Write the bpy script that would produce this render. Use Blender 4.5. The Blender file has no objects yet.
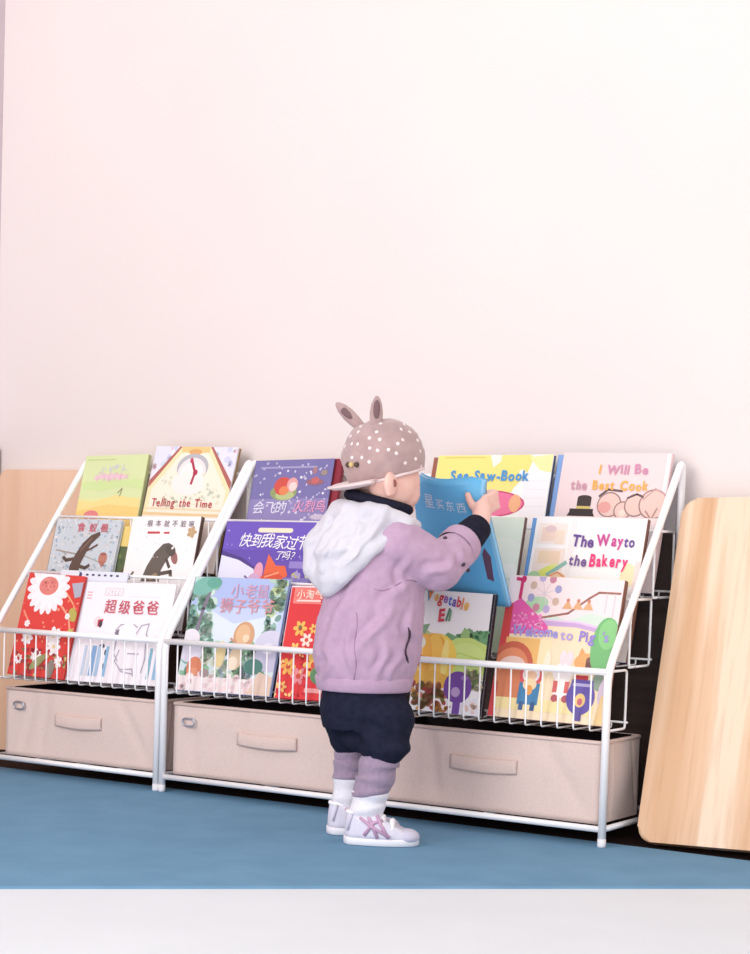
import bpy, bmesh, math, random
from mathutils import Vector, Matrix, Euler
SC = bpy.context.scene
COL = SC.collection
PI = math.pi

# ------------------------------------------------------------------ camera
def cam_axes(yaw, pitch, roll):
    f = Vector((-math.sin(yaw)*math.cos(pitch), math.cos(yaw)*math.cos(pitch), math.sin(pitch)))
    r = Vector((math.cos(yaw), math.sin(yaw), 0)); u = r.cross(f)
    return r*math.cos(roll)+u*math.sin(roll), u*math.cos(roll)-r*math.sin(roll), f
YAW = 0.5582748
R_, U_, F_ = cam_axes(YAW, -0.0501313, 0.0322263)
cd = bpy.data.cameras.new('camera'); cam = bpy.data.objects.new('camera', cd); COL.objects.link(cam)
M = Matrix((R_, U_, -F_)).transposed().to_4x4()
M.translation = Vector((2.520465, -3.151834, 0.564865))
cam.matrix_world = M
cd.sensor_fit = 'AUTO'; cd.sensor_width = 36.0
cd.lens = 1800.888/954*36.0
cd.shift_y = 159/954
cd.clip_start = 0.05
SC.camera = cam

# ------------------------------------------------------------------ world, daylight, exposure
world = bpy.data.worlds.new('world'); SC.world = world; world.use_nodes = True
bg = world.node_tree.nodes['Background']
bg.inputs['Color'].default_value = (1.0, 0.975, 0.965, 1); bg.inputs['Strength'].default_value = 0.80
def area(name, loc, target, sx, sy, power, color):
    l = bpy.data.lights.new(name, 'AREA'); l.shape = 'RECTANGLE'; l.size = sx; l.size_y = sy
    l.energy = power; l.color = color
    o = bpy.data.objects.new(name, l); COL.objects.link(o); o.location = loc
    o.rotation_euler = (Vector(target)-Vector(loc)).to_track_quat('-Z', 'Y').to_euler()
    return o
area('window_daylight', (-0.2, -4.4, 1.9), (0.6, 0.2, 0.3), 2.6, 2.2, 108, (1.0, 0.97, 0.96))
area('front_fill', (3.2, -4.4, 1.5), (0.8, 0.1, 0.3), 1.8, 1.8, 40, (1.0, 0.98, 0.98))  # added fill from the camera side, brightens the white rails
SC.view_settings.view_transform = 'Standard'; SC.view_settings.look = 'None'
SC.view_settings.gamma = 1.0; SC.view_settings.use_curve_mapping = False
SC.view_settings.exposure = 0.16

# ------------------------------------------------------------------ materials
def lin(c):
    return tuple((x/255/12.92 if x/255 <= 0.04045 else ((x/255+0.055)/1.055)**2.4) for x in c)
MATS = {}
def mat(name, rgb, rough=0.6, rgb2=None, scale=40, bump=0.0, bscale=200, stretch=(1,1,1), metallic=0, sss=0, spec=0.4, sheen=0):
    if name in MATS: return MATS[name]
    m = bpy.data.materials.new(name); m.use_nodes = True; nt = m.node_tree; b = nt.nodes['Principled BSDF']
    b.inputs['Roughness'].default_value = rough; b.inputs['Metallic'].default_value = metallic
    b.inputs['Specular IOR Level'].default_value = spec
    if sheen: b.inputs['Sheen Weight'].default_value = sheen
    c = lin(rgb)+(1,); b.inputs['Base Color'].default_value = c
    if sss:
        b.inputs['Subsurface Weight'].default_value = sss; b.inputs['Subsurface Radius'].default_value = (0.02, 0.008, 0.005); b.inputs['Subsurface Scale'].default_value = 0.4
    if rgb2 or bump:
        tc = nt.nodes.new('ShaderNodeTexCoord'); mp = nt.nodes.new('ShaderNodeMapping'); mp.inputs['Scale'].default_value = stretch
        nt.links.new(tc.outputs['Object'], mp.inputs['Vector'])
    if rgb2:
        n = nt.nodes.new('ShaderNodeTexNoise'); n.inputs['Scale'].default_value = scale; n.inputs['Detail'].default_value = 4
        nt.links.new(mp.outputs['Vector'], n.inputs['Vector'])
        r = nt.nodes.new('ShaderNodeValToRGB'); r.color_ramp.elements[0].position = .35; r.color_ramp.elements[1].position = .65
        r.color_ramp.elements[0].color = c; r.color_ramp.elements[1].color = lin(rgb2)+(1,)
        nt.links.new(n.outputs['Fac'], r.inputs['Fac']); nt.links.new(r.outputs['Color'], b.inputs['Base Color'])
    if bump:
        n2 = nt.nodes.new('ShaderNodeTexNoise'); n2.inputs['Scale'].default_value = bscale; n2.inputs['Detail'].default_value = 3
        nt.links.new(mp.outputs['Vector'], n2.inputs['Vector'])
        bp = nt.nodes.new('ShaderNodeBump'); bp.inputs['Strength'].default_value = bump; bp.inputs['Distance'].default_value = 0.002
        nt.links.new(n2.outputs['Fac'], bp.inputs['Height']); nt.links.new(bp.outputs['Normal'], b.inputs['Normal'])
    MATS[name] = m
    return m
def ink(rgb):
    k = (rgb[0]*.3+rgb[1]*.6+rgb[2]*.1)/255*.20          # brightness put into the colour: pale inks lifted towards white
    rgb = tuple(round(c+(250-c)*k) for c in rgb)
    return mat('ink_%02x%02x%02x' % rgb, rgb, .5, spec=.3)

# ------------------------------------------------------------------ mesh helpers
def link(name, me, parent=None, mats=()):
    o = bpy.data.objects.new(name, me); COL.objects.link(o)
    for m in mats: me.materials.append(m)
    if parent is not None: o.parent = parent
    return o
def smooth(me, on=True):
    for p in me.polygons: p.use_smooth = on
def from_bm(name, bm, m, parent=None, sm=False):
    bmesh.ops.recalc_face_normals(bm, faces=bm.faces[:])
    me = bpy.data.meshes.new(name); bm.to_mesh(me); bm.free()
    if sm: smooth(me)
    return link(name, me, parent, [m] if not isinstance(m, (list, tuple)) else m)
def empty(name, loc=(0,0,0), rz=0, label=None, cat=None, group=None):
    o = bpy.data.objects.new(name, None); COL.objects.link(o); o.location = loc; o.rotation_euler = (0,0,rz)
    o.empty_display_size = .05
    tag(o, label, cat, group); return o
def tag(o, label=None, cat=None, group=None, kind=None):
    if label: o['label'] = label
    if cat: o['category'] = cat
    if group: o['group'] = group
    if kind: o['kind'] = kind
    return o
def add_box(bm, lo, hi, bev=0, seg=2):
    r = bmesh.ops.create_cube(bm, size=1); vs = r['verts']
    for v in vs:
        v.co = Vector([(lo[i]+hi[i])/2+v.co[i]*(hi[i]-lo[i]) for i in range(3)])
    if bev:
        es = list({e for v in vs for e in v.link_edges})
        bmesh.ops.bevel(bm, geom=es, offset=bev, segments=seg, affect='EDGES', profile=.5)
def add_tube(bm, pts, r, n=10, closed=False, caps=True):
    """round bar through pts (r a number or one per point)"""
    pts = [Vector(p) for p in pts]; N = len(pts)
    rs = r if isinstance(r, (list, tuple)) else [r]*N
    up = None; rings = []
    for i, p in enumerate(pts):
        if closed: a = pts[(i+1) % N]-pts[i-1]
        elif i == 0: a = pts[1]-p
        elif i == N-1: a = p-pts[i-1]
        else: a = (pts[i+1]-p).normalized()+(p-pts[i-1]).normalized()
        a = a.normalized()
        if up is None:
            up = Vector((0,0,1)) if abs(a.z) < .9 else Vector((1,0,0))
        u = (up-a*up.dot(a)).normalized(); v = a.cross(u); up = u
        rings.append([bm.verts.new(p+(u*math.cos(t)+v*math.sin(t))*rs[i]) for t in [2*PI*k/n for k in range(n)]])
    for i in range(N if closed else N-1):
        A, B = rings[i], rings[(i+1) % N]
        for k in range(n):
            bm.faces.new((A[k], A[(k+1) % n], B[(k+1) % n], B[k]))
    if caps and not closed:
        bm.faces.new(rings[0][::-1]); bm.faces.new(rings[-1])
def bend(pts, rad, seg=5):
    """round the corners of a polyline"""
    pts = [Vector(p) for p in pts]; out = [pts[0]]
    for i in range(1, len(pts)-1):
        p = pts[i]; a = (pts[i-1]-p); b = (pts[i+1]-p)
        d = min(rad, a.length*.45, b.length*.45)
        A = p+a.normalized()*d; B = p+b.normalized()*d
        for k in range(seg+1):
            t = k/seg; out.append(A*(1-t)**2+p*2*t*(1-t)+B*t*t)
    out.append(pts[-1]); return out
def add_loft(bm, rings, n=28, caps=True, power=2.0):
    """rings: (cx, cy, cz, rx, ry[, tilt_x_slope]) stacked cross sections"""
    R = []
    for q in rings:
        cx, cy, cz, rx, ry = q[:5]; sl = q[5] if len(q) > 5 else 0
        ring = []
        for k in range(n):
            t = 2*PI*k/n; c, s = math.cos(t), math.sin(t)
            x = rx*math.copysign(abs(c)**(2/power), c); y = ry*math.copysign(abs(s)**(2/power), s)
            ring.append(bm.verts.new((cx+x, cy+y, cz+sl*x)))
        R.append(ring)
    for A, B in zip(R, R[1:]):
        for k in range(n): bm.faces.new((A[k], A[(k+1) % n], B[(k+1) % n], B[k]))
    if caps: bm.faces.new(R[0][::-1]); bm.faces.new(R[-1])
def add_ell(bm, c, r, rot=None, seg=24):
    q = bmesh.ops.create_uvsphere(bm, u_segments=seg, v_segments=seg//2, radius=1)
    m = Matrix.Translation(Vector(c)) @ (rot.to_matrix().to_4x4() if rot else Matrix()) @ Matrix.Diagonal((*r, 1))
    bmesh.ops.transform(bm, matrix=m, verts=q['verts'])
def add_caps(bm, p0, r0, p1, r1, n=20, half=6):
    """tapered round-ended limb"""
    p0, p1 = Vector(p0), Vector(p1); a = (p1-p0).normalized(); pts = []; rs = []
    for k in range(half+1):
        t = PI/2*k/half; pts.append(p0-a*r0*math.cos(t)); rs.append(max(r0*math.sin(t), 1e-4))
    for k in range(half+1):
        t = PI/2*k/half; pts.append(p1+a*r1*math.sin(t)); rs.append(max(r1*math.cos(t), 1e-4))
    # drop duplicates
    P, Q = [pts[0]], [rs[0]]
    for p, r in zip(pts[1:], rs[1:]):
        if (p-P[-1]).length > 1e-5: P.append(p); Q.append(r)
    add_tube(bm, P, Q, n)
def baked(o):
    dg = bpy.context.evaluated_depsgraph_get(); dg.update()
    me = bpy.data.meshes.new_from_object(o.evaluated_get(dg)); old = o.data
    o.modifiers.clear(); o.data = me; bpy.data.meshes.remove(old); smooth(me)
    return o
def blob(name, bm, m, parent, voxel=.004, it=6, folds=None):
    """fuse overlapping pieces into one continuous skin, then soften it (and crease it)"""
    o = from_bm(name, bm, m, parent)
    r = o.modifiers.new('fuse', 'REMESH'); r.mode = 'VOXEL'; r.voxel_size = voxel
    s = o.modifiers.new('soft', 'SMOOTH'); s.iterations = it; s.factor = .5
    for k, (size, strength) in enumerate(folds or []):
        t = bpy.data.textures.new(name+'_fold_%d' % k, 'CLOUDS'); t.noise_scale = size; t.noise_depth = 2
        d = o.modifiers.new('fold', 'DISPLACE'); d.texture = t; d.strength = strength; d.mid_level = .5; d.texture_coords = 'LOCAL'
    return baked(o)

# ------------------------------------------------------------------ print on covers
class Art:
    """flat print in cover coordinates: u 0..1 across, v 0..1 up; each later shape lies a hair in front"""
    def __init__(s, w, h, y0=-.0004):
        s.w, s.h, s.V, s.Fc, s.mi, s.mats, s.y, s.y0 = w, h, [], [], [], [], y0, y0
    def _m(s, c):
        m = ink(c)
        if m not in s.mats: s.mats.append(m)
        return s.mats.index(m)
    def xy(s, pts, c, step=True):
        def clip(P, ax, lim, sgn):
            out = []
            for i in range(len(P)):
                a, b = P[i-1], P[i]; ia, ib = sgn*a[ax] <= sgn*lim, sgn*b[ax] <= sgn*lim
                if ia != ib:
                    t = (lim-a[ax])/(b[ax]-a[ax]); out.append((a[0]+(b[0]-a[0])*t, a[1]+(b[1]-a[1])*t))
                if ib: out.append(b)
            return out
        e = .0006
        for ax, lim, sg in ((0, e, -1), (0, s.w-e, 1), (1, e, -1), (1, s.h-e, 1)):
            if pts: pts = clip(pts, ax, lim, sg)
        if len(pts) < 3: return
        a = sum(pts[i-1][0]*pts[i][1]-pts[i][0]*pts[i-1][1] for i in range(len(pts)))
        if a < 0: pts = pts[::-1]
        b = len(s.V); s.V += [(x, s.y, z) for x, z in pts]; s.Fc.append(list(range(b, b+len(pts)))); s.mi.append(s._m(c))
        if step: s.y -= .00002
    def poly(s, pts, c): s.xy([(u*s.w, v*s.h) for u, v in pts], c)
    def rect(s, u0, v0, u1, v1, c): s.poly([(u0,v0),(u1,v0),(u1,v1),(u0,v1)], c)
    def ell(s, u, v, ru, rv, c, rot=0, n=22, step=True):
        ca, sa = math.cos(math.radians(rot)), math.sin(math.radians(rot)); P = []
        for k in range(n):
            a, b = ru*s.w*math.cos(2*PI*k/n), rv*s.w*math.sin(2*PI*k/n)
            P.append((u*s.w+a*ca-b*sa, v*s.h+a*sa+b*ca))
        s.xy(P, c, step)
    def line(s, pts, wd, c):
        P = [(u*s.w, v*s.h) for u, v in pts]
        for a, b in zip(P, P[1:]):
            d = Vector((b[0]-a[0], b[1]-a[1])); d.normalize(); n = Vector((-d.y, d.x))*wd*s.w/2; d *= wd*s.w*.3
            s.xy([(a[0]-d.x+n.x, a[1]-d.y+n.y), (a[0]-d.x-n.x, a[1]-d.y-n.y), (b[0]+d.x-n.x, b[1]+d.y-n.y), (b[0]+d.x+n.x, b[1]+d.y+n.y)], c, False)
        s.y -= .00002
    def dots(s, n, box, r, cols, seed=1):
        g = random.Random(seed)
        for _ in range(n):
            s.ell(g.uniform(box[0], box[2]), g.uniform(box[1], box[3]), r*g.uniform(.5, 1.2), r*g.uniform(.5, 1.2), g.choice(cols), g.uniform(0, 90), 8, False)
        s.y -= .00002
    def petals(s, u, v, r, n, wd, c, a0=0):
        for k in range(n):
            a = a0+360*k/n; q = math.radians(a)
            s.ell(u+math.cos(q)*r*.6, v+math.sin(q)*r*.6*s.w/s.h, r*.45, wd, c, a, 12)
    def strokes(s, u, v, n, size, c, seed=0, pitch=1.15):
        """a line of small brush marks as unreadable as the photo's own"""
        g = random.Random(seed)
        for k in range(n):
            x = u+k*size*pitch
            for _ in range(4):
                a = (x+g.uniform(0, size*.5), v+g.uniform(0, size)*s.w/s.h); t = g.choice([0, 0, PI/2, PI/2, .8])
                b = (a[0]+math.cos(t)*size*.5, a[1]-math.sin(t)*size*.55*s.w/s.h); s.line([a, b], size*.14, c)
    def build(s, name, parent):
        if not s.V: return None
        me = bpy.data.meshes.new(name); me.from_pydata(s.V, [], s.Fc)
        o = link(name, me, parent, s.mats)
        for p, i in zip(me.polygons, s.mi): p.material_index = i
        return o
GLYPH = {}
def glyph(ch, fat):
    if (ch, fat) not in GLYPH:
        c = bpy.data.curves.new('g', 'FONT'); c.body = ch; c.size = 1; c.offset = fat; c.resolution_u = 3; c.fill_mode = 'FRONT'
        o = bpy.data.objects.new('g', c); COL.objects.link(o)
        dg = bpy.context.evaluated_depsgraph_get()
        me = bpy.data.meshes.new_from_object(o.evaluated_get(dg))
        V = [v.co.copy() for v in me.vertices]; Fs = [list(p.vertices) for p in me.polygons]
        bpy.data.objects.remove(o); bpy.data.curves.remove(c); bpy.data.meshes.remove(me)
        GLYPH[(ch, fat)] = (V, Fs, (min(v.x for v in V), max(v.x for v in V)) if V else (0, .3))
    return GLYPH[(ch, fat)]
def lettering(name, parent, w, h, text, u, v, size, cols, fat=.02, jit=0, slant=0, seed=0, rot=0, y=-.0025, gap=.09, sx=1.0):
    """text with its left foot at (u,v) of the cover, letter height size*w; cols one per letter or one for all"""
    g = random.Random(seed); V, Fc, mi, mats = [], [], [], []; x = 0; k = 0
    for ch in text:
        if ch == ' ': x += .38; continue
        gv, gf, (a, b) = glyph(ch, fat)
        c = cols[k % len(cols)] if isinstance(cols, list) else cols; k += 1
        m = ink(c)
        if m not in mats: mats.append(m)
        r = math.radians(g.uniform(-1, 1)*jit*12); sc = 1+g.uniform(-1, 1)*jit*.12; dz = g.uniform(-1, 1)*jit*.1
        base = len(V); cr, sr = math.cos(r), math.sin(r)
        for p in gv:
            px, pz = (p.x-a)*sc*sx, p.y*sc
            q = (x+px*cr-pz*sr+slant*pz, px*sr+pz*cr+dz)
            R = math.radians(rot); X = (q[0]*math.cos(R)-q[1]*math.sin(R))*size*w*1.35; Z = (q[0]*math.sin(R)+q[1]*math.cos(R))*size*w*1.35
            V.append((u*w+X, y, v*h+Z))
        for f in gf: Fc.append([base+i for i in f]); mi.append(mats.index(m))
        x += (b-a)*sc*sx+gap
    me = bpy.data.meshes.new(name); me.from_pydata(V, [], Fc)
    o = link(name, me, parent, mats)
    for p, i in zip(me.polygons, mi): p.material_index = i
    return o

# ================================================================== THE ROOM
WALL_Y = .362
m_wall = mat('wall_paint', (236,225,222), .9, (235,223,221), 2.5, .05, 300)
m_wall2 = mat('wall_paint_shade', (214,200,205), .9, (206,192,198), 3)  # side wall's shade put into a darker copy of the paint
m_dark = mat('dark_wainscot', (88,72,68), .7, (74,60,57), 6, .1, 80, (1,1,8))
m_floor = mat('blue_carpet', (108,148,178), .95, (114,154,184), 9, .25, 500, spec=.1)
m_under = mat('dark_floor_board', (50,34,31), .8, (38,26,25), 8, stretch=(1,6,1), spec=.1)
m_pale = mat('pale_floor', (222,226,231), .8, (219,223,228), 5, .05, 200)
def slab(name, lo, hi, m, bev=0):
    bm = bmesh.new(); add_box(bm, lo, hi, bev); o = from_bm(name, bm, m); tag(o, kind='structure'); return o
slab('wall_back', (-.9, WALL_Y, -.02), (4.0, WALL_Y+.1, 2.7), m_wall)
slab('wall_left', (-.99, -4.5, -.02), (-.874, WALL_Y, 2.7), m_wall2)
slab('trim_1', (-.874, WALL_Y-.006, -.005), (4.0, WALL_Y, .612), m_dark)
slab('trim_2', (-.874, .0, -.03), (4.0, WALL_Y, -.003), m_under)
# carpet: its back edge runs along the rack, its front edge is cut at an angle
def flat_poly(name, pts, z0, z1, m):
    bm = bmesh.new(); A = [bm.verts.new((x, y, z0)) for x, y in pts]; B = [bm.verts.new((x, y, z1)) for x, y in pts]
    n = len(pts); bm.faces.new(A[::-1]); bm.faces.new(B)
    for i in range(n): bm.faces.new((A[i], A[(i+1) % n], B[(i+1) % n], B[i]))
    return tag(from_bm(name, bm, m), kind='structure')
p0, p1 = Vector((.503, -1.032)), Vector((1.448, -.191)); dd = (p1-p0)
a, b = p0-dd*1.45, p1+dd*.28
flat_poly('floor', [(-.874, .058), (-.874, a.y+(a.x+.862)*0-0), (a.x, a.y), (b.x, b.y), (b.x+.0, .058)] if a.x > -.862 else [(-.874, .058), (a.x, a.y), (b.x, b.y), (b.x, .058)], -.03, 0, m_floor)
slab('trim_3', (-.874, -4.5, -.06), (4.0, WALL_Y, -.005), m_pale)

# brown panelling low on the left wall, only its end shows
bm = bmesh.new(); add_box(bm, (-.874, -2.2, .0005), (-.851, WALL_Y-.008, .79), .003)
tag(from_bm('trim_4', bm, mat('brown_panel', (176,118,84), .5, (150,98,70), 5, stretch=(1,1,.2))), kind='structure')

# ------------------------------------------------------------------ wooden boards
def wood(name, a, b, c, ang):
    m = bpy.data.materials.new(name); m.use_nodes = True; nt = m.node_tree; p = nt.nodes['Principled BSDF']
    p.inputs['Roughness'].default_value = .45; p.inputs['Specular IOR Level'].default_value = .35
    tc = nt.nodes.new('ShaderNodeTexCoord'); mp = nt.nodes.new('ShaderNodeMapping'); mp.inputs['Scale'].default_value = (1, 1, .06); mp.inputs['Rotation'].default_value = (0, ang, 0)
    nt.links.new(tc.outputs['Object'], mp.inputs['Vector'])
    n1 = nt.nodes.new('ShaderNodeTexNoise'); n1.inputs['Scale'].default_value = 10; n1.inputs['Detail'].default_value = 3; n1.inputs['Distortion'].default_value = .4
    n2 = nt.nodes.new('ShaderNodeTexNoise'); n2.inputs['Scale'].default_value = 90; n2.inputs['Detail'].default_value = 3
    nt.links.new(mp.outputs['Vector'], n1.inputs['Vector']); nt.links.new(mp.outputs['Vector'], n2.inputs['Vector'])
    r = nt.nodes.new('ShaderNodeValToRGB'); e = r.color_ramp.elements; e[0].position = .40; e[1].position = .56
    e[0].color = lin(b)+(1,); e[1].color = lin(a)+(1,); x = e.new(.5); x.color = lin(tuple((p_+q_)/2 for p_, q_ in zip(a, b)))+(1,)
    nt.links.new(n1.outputs['Fac'], r.inputs['Fac'])
    mx = nt.nodes.new('ShaderNodeMixRGB'); mx.blend_type = 'MIX'; mx.inputs['Color2'].default_value = lin(c)+(1,)
    mr = nt.nodes.new('ShaderNodeMapRange'); mr.inputs[1].default_value = .5; mr.inputs[2].default_value = .75; mr.inputs[4].default_value = .35
    nt.links.new(n2.outputs['Fac'], mr.inputs[0]); nt.links.new(mr.outputs[0], mx.inputs['Fac'])
    nt.links.new(r.outputs['Color'], mx.inputs['Color1']); nt.links.new(mx.outputs['Color'], p.inputs['Base Color'])
    return m
def plank(name, w, h, t, rad, m):
    """upright panel, rounded corners and eased edges, front at y=0"""
    bm = bmesh.new(); P = []
    for cx, cz, a0 in ((w-rad, rad, -90), (w-rad, h-rad, 0), (rad, h-rad, 90), (rad, rad, 180)):
        for k in range(7):
            q = math.radians(a0+15*k); P.append((cx+rad*math.cos(q), cz+rad*math.sin(q)))
    F = [bm.verts.new((x, 0, z)) for x, z in P]; B = [bm.verts.new((x, t, z)) for x, z in P]; n = len(P)
    bm.faces.new(F); bm.faces.new(B[::-1])
    for i in range(n): bm.faces.new((F[i], B[i], B[(i+1) % n], F[(i+1) % n]))
    es = [e for e in bm.edges if (e.verts[0].co.y == e.verts[1].co.y)]
    bmesh.ops.bevel(bm, geom=es, offset=t*.3, segments=3, affect='EDGES', profile=.5)
    o = from_bm(name, bm, m); return o
th = math.atan2(.235, .68)
o = plank('wooden_board', 1.1, .712, .024, .03, wood('pale_plank', (240,212,186), (216,172,134), (190,142,104), .05))
o.matrix_world = Matrix.Translation((1.120, .068, .009)) @ Matrix.Rotation(-th, 4, 'X') @ Matrix.Rotation(math.radians(-2.0), 4, 'Y')
tag(o, 'large pale plank board with rounded corners leaning on the wall beside the wide rack', 'wooden board')
o = plank('wooden_board', .40, .735, .013, .02, wood('tan_plank', (244,208,182), (240,200,172), (228,186,158), .02))
o.matrix_world = Matrix.Translation((-.838, WALL_Y-.0245, -.0025)) @ Matrix.Rotation(-.004, 4, 'X')
tag(o, 'plain tan board standing upright behind the end of the narrow rack', 'wooden board')

# ================================================================== BOOK RACKS
m_wire = mat('white_enamel', (253,251,253), .35, spec=.5)
m_cap = mat('white_plastic_foot', (236,233,238), .5)
H1, ZB = .337, .034
TOP = (.325, .764)
def book_rack(x0, x1, label):
    root = empty('book_rack', ((x0+x1)/2, 0, 0), 0, label, 'book rack', 'white wire book racks')
    c = (x0+x1)/2; a, b = x0-c, x1-c
    for x in (a, b):
        bm = bmesh.new()
        add_tube(bm, bend([(x, 0, .004), (x, 0, H1), (x, TOP[0], TOP[1]), (x, TOP[0], -.002)], .03), .0078, 12)
        f = from_bm('side_frame', bm, m_wire, root, True)
        bm = bmesh.new(); add_loft(bm, [(x, 0, .0004, .0080, .0080), (x, 0, .004, .0084, .0084), (x, 0, .016, .0083, .0083)], 14)
        from_bm('foot', bm, m_cap, f, True)
        bm = bmesh.new(); add_loft(bm, [(x, TOP[0], -.0027, .0080, .0080), (x, TOP[0], .0, .0084, .0084), (x, TOP[0], .012, .0083, .0083)], 14)
        from_bm('foot', bm, m_cap, f, True)
    bm = bmesh.new(); add_tube(bm, [(a, 0, H1), (b, 0, H1)], .0066, 12); from_bm('front_rail', bm, m_wire, root, True)
    bm = bmesh.new(); add_tube(bm, [(a, TOP[0], TOP[1]-.04), (b, TOP[0], TOP[1]-.04)], .005, 10); from_bm('top_rail', bm, m_wire, root, True)
    bm = bmesh.new()
    add_tube(bm, [(a, 0, ZB), (a, TOP[0], ZB), (b, TOP[0], ZB), (b, 0, ZB)], .0062, 12, closed=True)
    for k in range(1, 4): 
        x = a+(b-a)*k/4; add_tube(bm, [(x, 0, ZB), (x, TOP[0], ZB)], .004, 8)
    from_bm('base_frame', bm, m_wire, root, True)
    for k, (y, zt, zf, dp) in enumerate(((0, H1, .222, .1), (.108, .475, .342, .098), (.212, .612, .478, .098))):
        bm = bmesh.new(); i = .006
        if k: add_tube(bm, [(a, y, zt), (b, y, zt)], .0036, 8)
        n = max(2, round((b-a)/.0345)); r = .0019
        for j in range(1, n):
            x = a+(b-a)*j/n
            add_tube(bm, bend([(x, y, zt), (x, y, zf), (x, y+dp, zf), (x, y+dp, zf+.012)], .007, 3), r, 6)
        add_tube(bm, [(a, y+dp, zf+.012), (b, y+dp, zf+.012)], .0022, 6)
        for x in (a+i, b-i):
            add_tube(bm, bend([(x, y, zf), (x, y+dp, zf), (x, y+dp, zt), (x, y-.0, zt)], .008, 3), .0026, 8)
            add_tube(bm, bend([(x, y, zt), (x, y, zf), (x, y+.03, zf)], .008, 3), .0026, 8)
            # short arms tie the basket to the sloping side
            if k:
                add_tube(bm, [(x+(.006 if x > 0 else -.006), (zt-H1)*TOP[0]/(TOP[1]-H1), zt), (x, y+dp, zt)], .0026, 8)
        from_bm('wire_basket', bm, m_wire, root, True)
    return root
book_rack(-.517, -.0145, 'narrow white wire book rack holding six picture books over one fabric bin')
book_rack(.0025, 1.08, 'wide white wire book rack the child stands at, over two fabric bins')

# ------------------------------------------------------------------ storage bins
m_fab = mat('pink_beige_fabric', (230,208,200), .9, (224,201,193), 260, .35, 900, spec=.15, sheen=.2)
m_fab2 = mat('pink_beige_hem', (226,203,195), .9, (220,196,188), 260, .3, 900, spec=.15)
m_inshade = mat('bin_inside_shade', (34,28,30), .95, spec=.05)  # shade inside the bins, put in as a dark colour on their inner walls
m_steel = mat('brushed_metal', (196,200,212), .3, metallic=.9)
def bin_(x0, x1, label, seed, yf=.014):
    w, d, h = x1-x0, .186, .162
    root = empty('storage_bin', ((x0+x1)/2, yf, ZB+.0065), 0, label, 'fabric bin', 'fabric bins under the racks')
    bm = bmesh.new(); g = random.Random(seed)
    # outer shell as a wrinkled grid, open on top with inner walls coloured dark for shade
    nx, nz = 44, 14
    ph = [(g.uniform(0, 6), g.uniform(-9, 9), g.uniform(14, 40)) for _ in range(3)]
    cr = [(g.uniform(.05, .5), g.uniform(-.4, .4)) for _ in range(2)] + [(.86, -.9)]
    def disp(u, v, amp=1):
        e = min(1, min(u, 1-u)*9)*min(1, min(v, 1-v)*5)
        s = sum(math.sin(p+u*a+v*b*.25) for p, a, b in ph)*.0007
        for cu, sl in cr: s -= .006*math.exp(-((u-cu-sl*(v-.5)*.25)/.018)**2)
        return -(s)*e*amp + -.004*math.sin(PI*u)*math.sin(PI*v)
    def face(P):
        G = [[bm.verts.new(P(i/nx, j/nz)) for i in range(nx+1)] for j in range(nz+1)]
        for j in range(nz):
            for i in range(nx): bm.faces.new((G[j][i], G[j][i+1], G[j+1][i+1], G[j+1][i]))
    t = .013
    face(lambda u, v: (-w/2+u*w, disp(u, v), v*h))
    face(lambda u, v: (w/2-u*w, d-disp(u, v), v*h))
    face(lambda u, v: (w/2-disp(u, v), u*d, v*h))
    face(lambda u, v: (-w/2+disp(u, v), d-u*d, v*h))
    face(lambda u, v: (w/2-t-u*(w-2*t), t, t+v*(h-t)))
    face(lambda u, v: (-w/2+t+u*(w-2*t), d-t, t+v*(h-t)))
    face(lambda u, v: (w/2-t, d-t-u*(d-2*t), t+v*(h-t)))
    face(lambda u, v: (-w/2+t, t+u*(d-2*t), t+v*(h-t)))
    face(lambda u, v: (-w/2+u*w, d-v*d, 0))
    face(lambda u, v: (-w/2+t+u*(w-2*t), t+v*(d-2*t), t))
    bmesh.ops.remove_doubles(bm, verts=bm.verts[:], dist=1e-5)
    o = from_bm('bin_body', bm, [m_fab, m_inshade], root, True)
    for p in o.data.polygons:
        c = p.center
        if t*.9 < c.z and abs(c.x) < w/2-t*.9 and t*.9 < c.y < d-t*.9: p.material_index = 1
    bm = bmesh.new()
    add_tube(bm, bend([(-w/2, 0, h-.004), (w/2, 0, h-.004), (w/2, d, h-.004), (-w/2, d, h-.004), (-w/2, .0001, h-.004)], .006, 3), .0042, 8)
    from_bm('hem', bm, m_fab2, root, True)
    # handle: padded strap stitched at both ends
    hw = min(.165, w*.30)
    bm = bmesh.new(); G = []
    for j in range(7):
        row = []
        for i in range(21):
            u, v = i/20, j/6
            row.append(bm.verts.new((-.035*0+(u-.5)*hw, -.006-.005*math.sin(PI*u)*(1-.6*v)-.002*math.sin(PI*v), h*.50+v*.028-.003*math.sin(PI*u))))
        G.append(row)
    for j in range(6):
        for i in range(20): bm.faces.new((G[j][i], G[j][i+1], G[j+1][i+1], G[j+1][i]))
    o = from_bm('handle', bm, m_fab2, root, True)
    s = o.modifiers.new('thick', 'SOLIDIFY'); s.thickness = .004; s.offset = 0; baked(o)
    bm = bmesh.new(); P = [(-w/2+.046+.016*math.copysign(abs(math.cos(q))**.6, math.cos(q)), -.0075, h*.74+.0085*math.copysign(abs(math.sin(q))**.6, math.sin(q))) for q in [2*PI*k/20 for k in range(20)]]
    add_tube(bm, P, .0022, 8, closed=True)
    from_bm('label_ring', bm, m_steel, root, True)
bin_(-.485, -.024, 'pinkish beige fabric bin under the narrow rack, wrinkled by its strap handle', 3)
bin_(.022, .540, 'pinkish beige fabric bin under the wide rack behind the child, metal ring at its corner', 5)
bin_(.560, 1.064, 'pinkish beige fabric bin under the wide rack, beside the leaning pale board', 8)

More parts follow.
